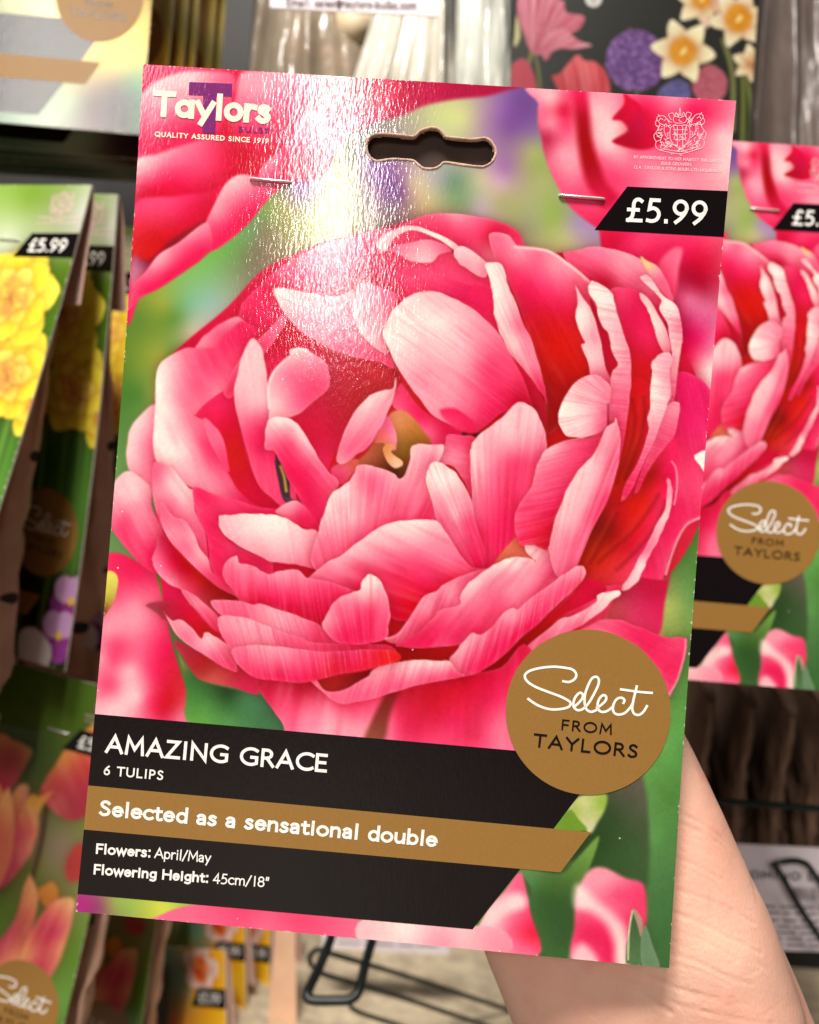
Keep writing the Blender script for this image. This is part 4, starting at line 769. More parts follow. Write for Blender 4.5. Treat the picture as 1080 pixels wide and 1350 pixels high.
def bag_geo(w, h, d, seed, crump=.004, top_d=.003, x0=0.0):
    nu, nv = 56, 44; V = []; Fc = []
    for j in range(nv):
        t = j/(nv-1); prof = top_d+(d-top_d)*math.sin(min(t/.75, 1)*math.pi/2)**1.3*(1 if t < .86 else 1-.5*((t-.86)/.14)**2)
        ww = w*(1-.05*math.sin(t*math.pi)-(.0 if t < .9 else .10*((t-.9)/.1)**2))
        for i in range(nu):
            a = 2*math.pi*i/nu; c, s_ = math.cos(a), math.sin(a); e = .55
            x = ww/2*math.copysign(abs(c)**e, c); y = prof/2*math.copysign(abs(s_)**.8, s_)
            k = np.array([x*38, t*9, s_*1.5+seed*7]); nz = float(vnoise2(np.array(k[0]+k[2]*3), np.array(k[1]), seed))-.5; n2 = float(vnoise2(np.array(k[0]*2.7), np.array(k[1]*2.3+k[2]), seed+5))-.5
            g = crump*(.3+t*1.3); V.append((x0+x+g*n2*.8, y+g*(nz*2+n2), -t*h+(.006*(nz) if t > .9 else 0)))
    for j in range(nv-1):
        for i in range(nu): Fc.append((j*nu+i, (j+1)*nu+i, (j+1)*nu+(i+1) % nu, j*nu+(i+1) % nu))
    Fc.append(tuple((nv-1)*nu+i for i in range(nu))); Fc.append(tuple(range(nu-1, -1, -1))); return V, Fc
# ---------------------------------------------------------------- the shop fixture behind
M_DARK = simple('dark_fixture_board', (15, 12, 10), .6, .25, 12, .15, .001); M_WIRE = simple('black_coated_wire', (16, 22, 20), .35, .1, 200, .1, .0002)
M_SHELF = simple('pale_stone_shelf', (206, 188, 158), .8, .3, 55, .5, .004, bscale=160); M_LABEL = simple('label_card', (226, 214, 218), .45, .04, 100, .1, .0002)
M_GREY = ink('grey_small_print', (108, 96, 98)); M_RAIL = simple('green_black_rail', (10, 26, 22), .3, .1, 100, 0)
tag(mesh_obj('floor', *box_geo(-7, 7, -14, 1.5, -1.32, -1.30), simple('shop_floor_vinyl', (122, 113, 104), .5, .1, 3, .1, .001)), 'grey shop floor in front of the display', None, None, 'structure')
tag(mesh_obj('back_panel', *box_geo(-1.3, 1.3, .86, .88, -.62, 1.0), M_DARK), 'near black brown back board of the display behind the hanging packets', 'back board')
# ---------------------------------------------------------------- main packet in the hand
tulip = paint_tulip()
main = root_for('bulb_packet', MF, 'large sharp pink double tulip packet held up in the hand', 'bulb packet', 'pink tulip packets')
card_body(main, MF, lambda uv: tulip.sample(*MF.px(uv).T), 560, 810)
range_marks(main, MF)
mesh_obj('paper_bag', *bag_geo(.15, .14, .010, 3, .0012), M_KRAFT, main, smooth=True, loc=(0, .0105, .215))
# ---------------------------------------------------------------- the hand that holds the packet
def skin_mat():
    m, nt, b = newmat('skin'); no = noise(nt, 28, 4); r = N(nt, 'ShaderNodeValToRGB')
    e = r.color_ramp.elements; e[0].position = .3; e[1].position = .72
    e[0].color = (*s2l((231, 171, 148)), 1); e[1].color = (*s2l((245, 199, 176)), 1)
    nt.links.new(no.outputs['Fac'], r.inputs['Fac']); no2 = noise(nt, 85, 3)
    mx = N(nt, 'ShaderNodeMix', data_type='RGBA'); rr = N(nt, 'ShaderNodeMapRange'); rr.inputs[1].default_value = .58; rr.inputs[2].default_value = .78; rr.inputs[4].default_value = .5
    nt.links.new(no2.outputs['Fac'], rr.inputs[0]); nt.links.new(rr.outputs[0], mx.inputs[0]); nt.links.new(r.outputs['Color'], mx.inputs[6]); mx.inputs[7].default_value = (*s2l((228, 150, 130)), 1)
    nt.links.new(mx.outputs[2], b.inputs['Base Color']); b.inputs['Roughness'].default_value = .46; b.inputs['Specular IOR Level'].default_value = .4
    b.inputs['Subsurface Weight'].default_value = .6; b.inputs['Subsurface Radius'].default_value = (.006, .0025, .0012); b.inputs['Subsurface Scale'].default_value = .6
    vo = N(nt, 'ShaderNodeTexVoronoi'); vo.inputs['Scale'].default_value = 1100; tc = N(nt, 'ShaderNodeTexCoord'); mp = N(nt, 'ShaderNodeMapping'); mp.inputs['Rotation'].default_value = (0, .6, 0); mp.inputs['Scale'].default_value = (1, 1, .7)
    nt.links.new(tc.outputs['Object'], mp.inputs[0]); nt.links.new(mp.outputs[0], vo.inputs['Vector']); n3 = noise(nt, 420, 4)
    ad = N(nt, 'ShaderNodeMath', operation='MULTIPLY_ADD'); ad.inputs[1].default_value = 1.2; nt.links.new(n3.outputs['Fac'], ad.inputs[0]); nt.links.new(vo.outputs['Distance'], ad.inputs[2])
    bump(nt, b, ad.outputs[0], .17, .0004); return m
def loft(secs, n=40):
    """secs: (px, py, Y, half width px across, half depth m); the section lies across the centre line"""
    C = [at(s_[0], s_[1], s_[2]-.0035) for s_ in secs]; V = []; Fc = []
    for i, s_ in enumerate(secs):
        t = C[min(i+1, len(C)-1)]-C[max(i-1, 0)]; t /= np.linalg.norm(t); a = np.cross(t, [0, 1, 0]); a /= np.linalg.norm(a); d = np.cross(a, t)
        w = s_[3]*s_[2]/F
        for k in range(n):
            q = 2*math.pi*k/n; V.append(C[i]+a*w*math.cos(q)+d*s_[4]*math.sin(q))
    for i in range(len(secs)-1):
        for k in range(n): Fc.append((i*n+k, i*n+(k+1) % n, (i+1)*n+(k+1) % n, (i+1)*n+k))
    Fc.append(tuple(range(n-1, -1, -1))); Fc.append(tuple((len(secs)-1)*n+k for k in range(n))); return V, Fc
def ball(c, r):
    V = []; Fc = []
    for j in range(13):
        for i in range(20):
            a, b = math.pi*(j+.02)/12.04, 2*math.pi*i/20; V.append(c+r*np.array([math.sin(a)*math.cos(b), math.sin(a)*math.sin(b), math.cos(a)]))
    for j in range(12):
        for i in range(20): Fc.append((j*20+i, (j+1)*20+i, (j+1)*20+(i+1) % 20, j*20+(i+1) % 20))
    return V, Fc
def build_hand():
    parts = []
    # forearm, wrist, palm
    parts.append(loft([(1130,1900,.335,150,.026), (1040,1700,.325,150,.024), (955,1520,.315,172,.024), (890,1380,.3105,182,.025), (848,1290,.308,182,.024), (806,1200,.3075,176,.0215), (766,1110,.308,168,.017), (742,1030,.309,168,.014), (715,975,.310,150,.011)]))
    # ball of the thumb and thumb, lying up along the right of the palm
    th = [(966,1480,.305,.0265), (947,1340,.3035,.0272), (917,1230,.303,.0248), (891,1130,.3025,.0206), (866,1030,.3025,.0158), (850,955,.3035,.0110), (828,890,.305,.0104), (808,835,.306,.0092), (798,808,.3065,.006)]
    V, Fc = tube_geo([at(t[0], t[1], t[2]-.0035) for t in th], [t[3] for t in th], 20); parts.append((V, Fc))
    # four fingers behind the card
    for bx, by, tx, ty, L in ((640,1010,500,800,1.0), (700,968,580,735,1.08), (765,935,672,716,1.03), (832,925,770,760,.85)):
        pts = []; rr = []
        for k, t in enumerate((0, .18, .38, .60, .80, .95, 1.0)):
            pts.append(at(bx+(tx-bx)*(t*1.15-.15), by+(ty-by)*(t*1.15-.15), .3095-.006*t*t)); rr.append((.0088, .0090, .0084, .0080, .0072, .0060, .0035)[k])
        parts.append(tube_geo(pts, rr, 16))
    V = []; Fc = []
    for v, f in parts:
        i = len(V); V += list(v); Fc += [tuple(i+a for a in q) for q in f]
    o = mesh_obj('hand', V, Fc, skin_mat())
    md = o.modifiers.new('r', 'REMESH'); md.mode = 'VOXEL'; md.voxel_size = .00075
    sm = o.modifiers.new('s', 'SMOOTH'); sm.iterations = 200; sm.factor = .5
    dg = bpy.context.evaluated_depsgraph_get(); me = bpy.data.meshes.new_from_object(o.evaluated_get(dg)); o.modifiers.clear()
    old = o.data; o.data = me; bpy.data.meshes.remove(old)
    # skin creases pressed into the surface
    n = len(me.vertices); co = np.empty(n*3, np.float32); me.vertices.foreach_get('co', co); co = co.reshape(-1, 3).astype(float)
    nr = np.empty(n*3, np.float32); me.vertices.foreach_get('normal', nr); nr = nr.reshape(-1, 3).astype(float)
    P = proj(co); z = lambda *p: [(640+x/2.4545, 880+y/2.4545) for x, y in p]
    cre = [(z((620,470),(690,500),(760,548),(790,585)), .5, 1.3), (z((620,500),(700,535),(770,580),(810,620)), .4, 1.3), (z((615,560),(680,580),(740,615)), .35, 1.2), (z((600,610),(680,640),(770,690)), .5, 1.3), (z((620,720),(700,745),(800,785),(870,830)), .5, 1.5),
        (z((600,790),(700,830),(800,880),(890,925)), .5, 1.5), (z((610,850),(720,890),(820,950)), .35, 1.3), (z((600,930),(680,950),(780,1000),(860,1025)), .6, 1.7), (z((600,960),(700,985),(790,1030)), .35, 1.2),
        (z((430,950),(450,985),(490,1030),(540,1075),(600,1115)), .9, 2.2), (z((470,975),(540,1005),(640,1045),(760,1075)), .6, 1.8), (z((480,1010),(520,1060),(545,1120)), .5, 1.5), (z((640,1060),(740,1085),(830,1095)), .35, 1.4), (z((380,990),(420,1030),(450,1080)), .35, 1.4),
        (z((560,1060),(650,1100),(760,1130)), .4, 1.4), (z((300,960),(330,1020),(350,1090)), .3, 1.4), (z((850,640),(868,700),(880,760)), .3, 1.6), (z((700,1110),(820,1140),(930,1150)), .4, 1.5)]
    rg = random.Random(3)
    for k in range(170):
        x, y = rg.uniform(700, 1020), rg.uniform(1060, 1345); L = rg.uniform(8, 34); a = rg.uniform(.1, .8) if k % 3 else rg.uniform(-.9, .1)
        cre.append(([(x, y), (x+L*.5*math.cos(a), y+L*.5*math.sin(a)+rg.uniform(-2, 2)), (x+L*math.cos(a), y+L*math.sin(a))], rg.uniform(.1, .3), 1.0))
    fr_ = nr[:, 1] < .2; dep = np.zeros(n); idx = np.where(fr_)[0]; X, Y = P[idx, 0], P[idx, 1]
    for pts, d, w in cre:
        q = spline(pts, False, 6); d2 = np.full(len(idx), 1e9)
        for a, b in zip(q[:-1], q[1:]):
            e = b-a; L = e@e+1e-9; t = np.clip(((X-a[0])*e[0]+(Y-a[1])*e[1])/L, 0, 1); d2 = np.minimum(d2, (X-a[0]-t*e[0])**2+(Y-a[1]-t*e[1])**2)
        w *= 1.45; dep[idx] += d*(.0006*np.exp(-d2/(w*w))*(.35+.9*vnoise2(X/17, Y/17, 21)))-d*.00007*np.exp(-d2/(w*w*9))
    # gentle unevenness of flesh over bone
    dep += .0006*(vnoise2(P[:, 0]/46, P[:, 1]/60, 3)-.5)+.0002*(vnoise2(P[:, 0]/18, P[:, 1]/26, 8)-.5)
    co -= nr*dep[:, None]; me.vertices.foreach_set('co', co.astype(np.float32).ravel()); me.update()
    me.polygons.foreach_set('use_smooth', np.ones(len(me.polygons), bool))
    if not me.materials: me.materials.append(bpy.data.materials['skin'])
    return o
tag(build_hand(), 'open palm and thumb side of a hand holding the large pink tulip packet from behind', 'person')
bpy.data.objects['hand'].name = 'person'
# ---------------------------------------------------------------- artwork of the other packets
def ring_flower(cv, cx, cy, R, pet, cen, fleck, k=6, seed=0, n2=6):
    rg = random.Random(seed)
    for lay, (rad, cc, m) in enumerate(((R, pet, k), (R*.8, pet, k), (R*.52, cen, n2), (R*.3, cen, n2))):
        for i in range(m):
            a = 2*math.pi*(i+.5*lay+rg.uniform(-.15, .15))/m; ca, sa = math.cos(a), math.sin(a); wv = rad*.40; L = rad*rg.uniform(.88, 1.06)
            pts = [(cx+ca*t*L-sa*w_*wv, cy+sa*t*L+ca*w_*wv) for t, w_ in ((.05,.2),(.45,.85),(.8,.8),(1,.12),(.97,-.3),(.75,-.85),(.4,-.8),(.05,-.2))]
            j = rg.randint(-14, 8); c1 = tuple(v+j for v in cc)
            cv.petal('X', pts, [(cx, cy, tuple(v*.82 for v in cc)), (cx+ca*L*.6, cy+sa*L*.6, c1), (cx+ca*L, cy+sa*L, tuple(min(255, v+12) for v in c1))], soft=1.6, rim=.3, sh=.26, shr=8, jag=2.5, vein=('fan', cx, cy, 16), va=.05, n=4)
    for i in range(9):
        a = rg.uniform(0, 6.28); r = R*rg.uniform(.05, .32); x, y = cx+r*math.cos(a), cy+r*math.sin(a)
        cv.petal('X', [(x-R*.07, y), (x, y-R*.05), (x+R*.07, y+R*.02), (x, y+R*.06)], [(x, y, fleck)], soft=2, rim=0, sh=.2, shr=5, jag=1, n=3)
def paint_daffodil():
    cv = Canvas(88, 78, 984, 1284, 0.3)
    cv.base_field(parse('X', '900,180,8ca064 965,200,c8c8be 960,290,96a078 860,260,a0aa82 800,160,7da03c 600,200,8cb450 400,150,82aa46 200,200,78a03c 650,300,aabe82 760,260,c8d2b4 950,330,5a7828 850,300,5f8232 200,500,507828 500,800,3c6422 800,760,325a1e 900,700,466e28 880,850,508232 700,1000,1e2d14 880,1000,4b732d 780,1150,140f0c 300,1100,28401c 600,1250,1e2814 940,1150,3c5a28'), smooth=20)
    for x, w_ in ((880, 14), (830, 18), (905, 10), (760, 16), (700, 12), (560, 16), (400, 18), (250, 14), (640, 12)):
        cv.stroke('X', '%d,1270 %d,1000 %d,620' % (x-60, x-25, x), '5a8c32' if x % 20 else '6e9b46', w_, .7, 4)
    Y1, Y2, OR = (240, 222, 62), (240, 214, 84), (228, 166, 84)
    for k, (x, y, r) in enumerate(((380, 430, 150), (180, 640, 130), (590, 440, 130), (480, 680, 140), (950, 640, 90), (680, 610, 110), (846, 588, 120), (808, 400, 138))):
        ring_flower(cv, x, y, r, Y1, Y2, OR, 6, k)
    for k, (x, y, r) in enumerate(((880, 1100, 70), (850, 1190, 70), (770, 1240, 55), (300, 1230, 60))):
        for i in range(5):
            a = 2*math.pi*(i+.2)/5; c = (150, 62, 150) if i < 3 else (206, 160, 206)
            px, py = x+r*.5*math.cos(a), y+r*.5*math.sin(a)
            cv.petal('X', [(px+r*.5*math.cos(b), py+r*.5*math.sin(b)) for b in np.linspace(0, 6.28, 9)[:-1]], [(px, py, c)], soft=2, rim=.2, sh=.3, jag=1, n=3)
        cv.petal('X', [(x-12, y), (x, y-10), (x+12, y), (x, y+12)], [(x, y, (240, 200, 60))], soft=3, rim=0, sh=0, jag=1, n=3)
    cv.petal('X', [(720,1200),(770,1180),(830,1220),(820,1280),(740,1290)], [(770, 1230, (236, 226, 226))], soft=4, rim=.1, sh=.2, n=3)
    return cv
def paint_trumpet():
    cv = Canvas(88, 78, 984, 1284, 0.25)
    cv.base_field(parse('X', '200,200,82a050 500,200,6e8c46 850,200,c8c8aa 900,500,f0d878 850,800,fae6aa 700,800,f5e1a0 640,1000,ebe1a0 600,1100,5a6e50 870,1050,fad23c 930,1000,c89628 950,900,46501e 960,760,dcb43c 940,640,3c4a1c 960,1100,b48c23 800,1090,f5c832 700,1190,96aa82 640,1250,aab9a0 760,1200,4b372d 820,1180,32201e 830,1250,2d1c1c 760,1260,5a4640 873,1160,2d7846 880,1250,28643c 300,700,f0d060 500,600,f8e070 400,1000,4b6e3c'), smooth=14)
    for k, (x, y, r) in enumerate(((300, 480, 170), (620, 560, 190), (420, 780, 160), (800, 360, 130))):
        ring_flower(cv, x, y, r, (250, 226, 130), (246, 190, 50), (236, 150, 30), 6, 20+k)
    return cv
def paint_orange_tulips():
    cv = Canvas(-340, 840, 260, 1560, 0.4); P = cv.petal
    cv.base_field(parse('X', '-300,860,50641e -100,900,46641e 60,950,506e28 40,990,3c5520 120,1080,6e8732 110,1180,7d8c46 80,1120,8c7864 40,1150,64732d 95,1260,5a8228 80,1320,64913c 40,1340,507828 -100,1300,3c5a1e -200,1500,32501e 100,1500,3c5a1e 200,900,46641e 220,1300,28381a'), smooth=12)
    z = lambda s: [(float(a.split(',')[0])/3, 900+float(a.split(',')[1])/3) for a in s.split()]
    zc = lambda s: [(x, y, col(a.split(',')[2])) for (x, y), a in zip(z(s), s.split())]
    cv.stroke('X', '62,1060 55,1110 42,1160', '46301e', 6, .9, 1.5); cv.stroke('X', '100,1200 60,1300 40,1400', '6e9b46', 8, .6, 3)
    D = dict(soft=1.6, rim=.1, sh=.35, shr=8, jag=1, n=5)
    P('X', z('-60,230 0,200 60,230 125,268 100,330 60,400 20,440 -40,420'), zc('0,240,d2783c 60,280,c8463c 20,400,b43246 110,275,e0a05a'), **D)
    P('X', z('160,450 165,410 200,350 270,250 350,180 380,190 380,480 340,530 270,545 200,500'), zc('180,430,be4640 250,300,dc8c46 340,200,e09650 330,320,c8463c 250,420,b43c46 300,500,a02d3c 220,480,be5a50'), vein=('lin', .5, 1, .5), va=.08, **D)
    P('X', z('-160,420 -60,360 0,400 30,480 60,420 90,400 115,420 110,500 90,640 40,760 0,810 -100,740'), zc('0,430,e09646 -50,520,c8503c 20,560,d2783c 60,620,be3c50 20,740,b43246 100,440,d28c64 -100,600,c8463c'), vein=('lin', .2, 1, .5), va=.08, **D)
    P('X', z('100,480 130,440 160,450 215,425 160,500 150,570 130,660 60,760 0,800 20,660 60,560'), zc('150,460,c88c28 120,500,d79650 100,600,c84b55 40,740,b93c50 130,640,dc8c64 205,428,dc8c5a'), vein=('lin', .3, 1, .5), va=.08, **D)
    P('X', z('150,830 180,800 215,790 235,840 200,900'), zc('190,830,c88232'), **D)
    P('X', z('-90,1120 0,1020 60,930 105,780 125,765 150,850 130,960 90,1080 60,1160 0,1190'), zc('120,790,e0a060 100,900,d26e50 60,980,be4650 0,1060,c84b55 20,1150,e08c64 70,1100,e6a064'), vein=('lin', -.4, 1, .5), va=.09, **D)
    P('X', z('60,1165 90,1060 140,950 200,880 250,850 296,862 280,960 240,1090 190,1180 150,1218 100,1200'), zc('270,870,e6aa6e 220,930,d75a5a 180,1020,c83c50 140,1120,be3c55 150,1200,d7785f 100,1080,e6a05f 250,1040,e69b64 230,1000,c8465a'), vein=('lin', -.45, 1, .5), va=.09, **D)
    P('X', z('258,740 262,700 290,650 330,640 340,760 290,790 265,770'), zc('290,700,b93c37 280,750,a03232'), **D)
    for k in range(5):
        x, y = -240+k*55, 1000+(k*97) % 300
        P('X', [(x-40, y+60), (x-30, y-20), (x-5, y-70), (x+10, y-20), (x+32, y-50), (x+38, y+30), (x+10, y+90)], [(x, y, (205, 80, 70)), (x-30, y, (226, 150, 90)), (x+30, y-20, (226, 150, 90))], soft=2, rim=.15, sh=.3, n=4)
    return cv
def paint_orange_mix():
    cv = Canvas(88, 78, 984, 1284, 0.2)
    cv.base_field(parse('X', '200,200,c88c1e 500,150,aa781e 700,130,5f7850 740,220,78a082 800,150,e08c28 900,200,f0b428 850,280,f0a01e 700,350,e0821e 950,350,f5be28 600,300,50501e 860,440,f0c832 500,500,c8641e 750,600,dc7828 900,700,d25a28 300,800,b4641e 600,900,466428 850,1000,c83c28 500,1200,506428 200,1100,aa5a1e 900,1200,d28228'), smooth=14)
    for k, (x, y, r) in enumerate(((840, 190, 90), (640, 480, 130), (860, 520, 120), (400, 380, 130), (300, 700, 140), (760, 820, 130), (520, 900, 130), (880, 1080, 110))):
        ring_flower(cv, x, y, r, (242, 184, 40) if k % 3 else (240, 214, 190), (236, 130, 36), (206, 60, 30), 5, 40+k)
    cv.petal('X', [(540,420),(600,260),(680,170),(660,330),(600,470)], [(600, 330, (66, 76, 34))], soft=4, rim=0, sh=.2, n=4)
    return cv
def paint_illustrated():
    cv = Canvas(640, -260, 1030, 240, 0.8, (32, 34, 27)); P = cv.petal
    z = lambda s: [(640+float(a.split(',')[0])/2.4545, float(a.split(',')[1])/2.4545) for a in s.split()]
    zc = lambda s: [(x, y, col(a.split(',')[2])) for (x, y), a in zip(z(s), s.split())]
    def stem(s, c='6e7832', w_=4):
        q = z(s); cv.stroke('X', ' '.join('%f,%f' % p for p in q), c, w_, .95, 1)
    stem('160,170 175,260 180,420'); stem('150,170 130,260 140,400', '78823c', 6); stem('770,130 800,240 800,420', '788246', 7); stem('830,220 835,320 830,520', '6e7832', 6); stem('845,240 860,360 850,520', '78823c', 5); stem('640,220 690,300 700,400')
    stem('490,280 490,400', '5f6e2d', 5); stem('320,290 330,420'); stem('740,170 700,250 690,320', '64732d', 4)
    D = dict(soft=1, rim=.2, sh=.3, shr=5, jag=.8, n=4)
    P('X', z('66,20 90,30 108,70 112,120 92,152 74,120'), zc('90,60,d7d2a0 90,130,aaaa64'), **D)
    P('X', z('75,230 100,195 125,190 150,225 166,290 150,330 80,320'), zc('100,230,b9374b 140,280,aa2d41'), **D)
    P('X', z('215,250 235,240 245,235 295,178 320,195 350,198 385,225 402,285 380,340 250,340 235,290'), zc('300,220,d75055 350,280,c83c46 260,280,be3741'), vein=('lin', .2, 1, .5), va=.26, **D)
    for s in ('100,20 130,-30 190,-40 240,-10 230,80 190,170 150,170 125,110', '190,60 250,0 262,40 322,52 308,88 275,112 215,150', '200,110 250,90 300,130 346,150 280,158 230,160 205,185 190,195 175,150'):
        P('X', z(s), zc('150,40,cd6e82 220,40,c86478 250,130,d27d8c 190,150,b95a6e'), vein=('fan', 700, 80, 30), va=.3, **D)
    rg = random.Random(5); cx, cy = z('488,195')[0]
    P('X', [(cx+40*math.cos(a), cy+41*math.sin(a)) for a in np.linspace(0, 6.28, 17)[:-1]], [(cx, cy, (104, 64, 124)), (cx+30, cy+20, (86, 52, 108))], **D)
    for i in range(420):
        a, r = rg.uniform(0, 6.28), 40*math.sqrt(rg.random()); x, y = cx+r*math.cos(a), cy+r*math.sin(a); l = rg.uniform(1.5, 3.5); b = rg.uniform(0, 6.28)
        cv.stroke('X', '%f,%f %f,%f' % (x, y, x+l*math.cos(b), y+l*math.sin(b)), rg.choice(('a078c3', 'af8ccd', '6e468c', '3c2355')), 1.5, .95, .6)
    P('X', z('560,295 600,262 640,258 662,290 655,340 570,340'), zc('610,290,5f5a96 640,320,46466e'), **D)
    for k in range(40):
        x, y = z('%f,%f' % (rg.uniform(570, 655), rg.uniform(265, 330)))[0]; cv.stroke('X', '%f,%f %f,%f' % (x, y, x+2, y+3), '827dbe', 1.4, .8, .6)
    hx, hy = z('727,275')[0]
    P('X', [(hx+23*math.cos(a), hy+26*math.sin(a)) for a in np.linspace(0, 6.28, 13)[:-1]], [(hx, hy, (176, 84, 98))], **D)
    for i in range(160):
        a, r = rg.uniform(0, 6.28), math.sqrt(rg.random()); x, y = hx+22*r*math.cos(a), hy+25*r*math.sin(a)
        cv.stroke('X', '%f,%f %f,%f' % (x, y, x+rg.uniform(-2, 2), y+2.2), rg.choice(('cd7d8c', 'be6478', '964655')), 1.3, .9, .6)
    def daff(c, L, tr, rot, k=6):
        x, y = z(c)[0]
        for i in range(k):
            a = 2*math.pi*i/k+rot; ca, sa = math.cos(a), math.sin(a)
            P('X', [(x+ca*t*L-sa*w_*L*.34, y+sa*t*L+ca*w_*L*.34) for t, w_ in ((.1,.3),(.5,.9),(.8,.5),(1,.0),(.8,-.55),(.45,-.9),(.1,-.3))], [(x, y, (226, 214, 130)), (x+ca*L*.7, y+sa*L*.7, (244, 238, 190)), (x+ca*L, y+sa*L, (248, 244, 206))], vein=('fan', x, y, 14), va=.05, **D)
        P('X', [(x+tr*math.cos(b)*1.0, y+tr*1.05*math.sin(b)) for b in np.linspace(0, 6.28, 12)[:-1]], [(x, y, (206, 134, 20)), (x+tr, y, (234, 170, 36))], vein=('fan', x, y, 20), va=.12, **D)
        P('X', [(x-tr*.25, y+tr*.2), (x+tr*.1, y-tr*.3), (x+tr*.3, y-tr*.1), (x, y+tr*.3)], [(x, y, (246, 222, 130))], soft=1, rim=0, sh=.2, jag=.5, n=3)
    daff('700,0', 38, 12, .3); daff('820,60', 40, 18, .9); daff('640,165', 44, 18, .15); daff('860,205', 26, 2, .4)
    x, y = z('350,-4')[0]
    P('X', [(x+11*math.cos(b), y+11*math.sin(b)) for b in np.linspace(0, 6.28, 14)[:-1]], [(x, y, (226, 222, 214))], soft=.8, rim=0, sh=0, jag=0); cv.stroke('X', '%f,%f %f,%f %f,%f' % (x-5, y-2, x, y+5, x+5, y-3), '5a5a50', 1.6, .9)
    for k in range(6):
        cx2, cy2 = 700+k*48, -60-(k*53) % 130
        P('X', [(cx2+22*math.cos(b), cy2+24*math.sin(b)) for b in np.linspace(0, 6.28, 10)[:-1]], [(cx2, cy2, ((200, 90, 110), (226, 214, 150), (120, 80, 150))[k % 3])], vein=('fan', cx2, cy2+40, 20), va=.2, **D)
    cv.im *= .84
    return cv
# ---------------------------------------------------------------- the other packets on the display
def flap(root, fr, drop, ang, mat=None):        # short back half of the folded header, hanging free behind the card
    pts = []; Fc = []; n = 10
    for k in range(n):
        t = k/(n-1); y = .0015+.003*math.sin(min(t*4, 1)*math.pi/2)+t*drop*math.sin(ang); zz = fr.h-.0002-t*drop*math.cos(ang)
        pts += [(-fr.w/2, y, zz), (fr.w/2, y, zz)]
    for k in range(n-1): Fc.append((2*k, 2*k+1, 2*k+3, 2*k+2))
    return mesh_obj('back_flap', pts, Fc, mat or M_CARDBACK, root, smooth=True)
def select_packet(pose, label, cat, group, cv, by_px=False, bagw=.16, bagang=0.0, bagd=.05, flapang=None, text=False, seed=1, bagh=.235, logo=True, bagx=0.0):
    fr = Frame(pose); r = root_for('bulb_packet', fr, label, cat, group)
    fn = (lambda uv: cv.sample(*fr.px(uv).T)) if by_px else (lambda uv: cv.sample(*MF.px(uv).T))
    card_body(r, fr, fn, 200, 290, hole=False)
    # marks are laid out once, on the packet in the hand, and share its card coordinates
    tmp = MF; range_marks(r, tmp, banner_text=text, staples=False, print_logo=logo)
    staple(r, MF, (737, 258), (797, 263)); staple(r, MF, (330, 236), (384, 241))
    if bagw:
        b = mesh_obj('paper_bag', *bag_geo(bagw, bagh, bagd, seed), M_KRAFT, r, smooth=True, loc=(bagx, .011+bagd*.5, CH-.042)); b.rotation_euler = (bagang, 0, 0)
    if flapang is not None: flap(r, fr, .06, flapang)
    return r
def place(r, pose, label=None):
    fr = Frame(pose); r.location = fr.base; r.rotation_euler = (fr.rot[1], fr.rot[2], fr.rot[0])
    if label: r['label'] = label
    return r
# second pink packet, hanging on the right: a copy of the one in the hand
RIGHT = (0.1126, 0.4385, 0.0604, -0.03, -0.0037, -0.0021)
rp = copy_tree(main); place(rp, RIGHT, 'smaller blurred pink double tulip packet hanging behind the held one at the right edge')
# yellow double daffodils on the left
G_D = 'yellow daffodil packets on the left'
dcv = paint_daffodil()
d1 = select_packet((-0.2761, 0.4704, 0.0319, -0.3371, -0.234, 0.0493), 'brightly lit yellow double daffodil packet, frontmost of the row at the left edge', 'bulb packet', G_D, dcv, bagw=.137, bagang=.17, flapang=.20, bagd=.03, bagh=.262)
d2 = place(copy_tree(d1), (-0.2567, 0.5299, 0.0340, -0.4366, 0.0521, 0.0917), 'shaded yellow daffodil packet with violas at its foot, second of left row')
d3 = place(copy_tree(d1), (-0.2560, 0.580, 0.0330, -0.30, 0.03, 0.05), 'darkest yellow daffodil packet, hindmost of the left row beside the held packet')
# top left row
G_T = 'pale daffodil packets at the top left'
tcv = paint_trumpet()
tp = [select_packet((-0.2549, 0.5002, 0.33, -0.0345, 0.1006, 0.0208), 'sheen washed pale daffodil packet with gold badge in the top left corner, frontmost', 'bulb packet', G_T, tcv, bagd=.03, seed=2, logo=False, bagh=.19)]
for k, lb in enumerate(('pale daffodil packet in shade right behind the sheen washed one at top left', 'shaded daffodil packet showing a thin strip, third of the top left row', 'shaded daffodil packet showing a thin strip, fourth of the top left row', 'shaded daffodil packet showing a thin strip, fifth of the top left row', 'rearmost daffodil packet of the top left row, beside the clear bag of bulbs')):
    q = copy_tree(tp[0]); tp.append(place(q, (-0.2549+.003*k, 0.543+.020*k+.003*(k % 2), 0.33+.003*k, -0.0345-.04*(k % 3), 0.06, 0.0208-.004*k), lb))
# orange tulips, bottom left
G_O = 'orange tulip packets at the bottom left'
TUL = (-0.2478, 0.5308, -0.2555, -0.1069, 0.0155, 0.16)
ocv = paint_orange_tulips()
TUL = (-0.2515, 0.5293, -0.2344, -0.1782, -0.0744, 0.1237)
o1 = select_packet(TUL, 'orange pink tulip packet at the bottom left with three open blooms showing', 'bulb packet', G_O, ocv, by_px=True, bagd=.03, seed=4, bagw=.165, bagx=.014, bagh=.25)
o2 = place(copy_tree(o1), (-0.2402, 0.6209, -0.3138, -0.0839, 0.0263, 0.0741), 'dark green edge of a tulip packet seen below the bottom left corner of held packet')
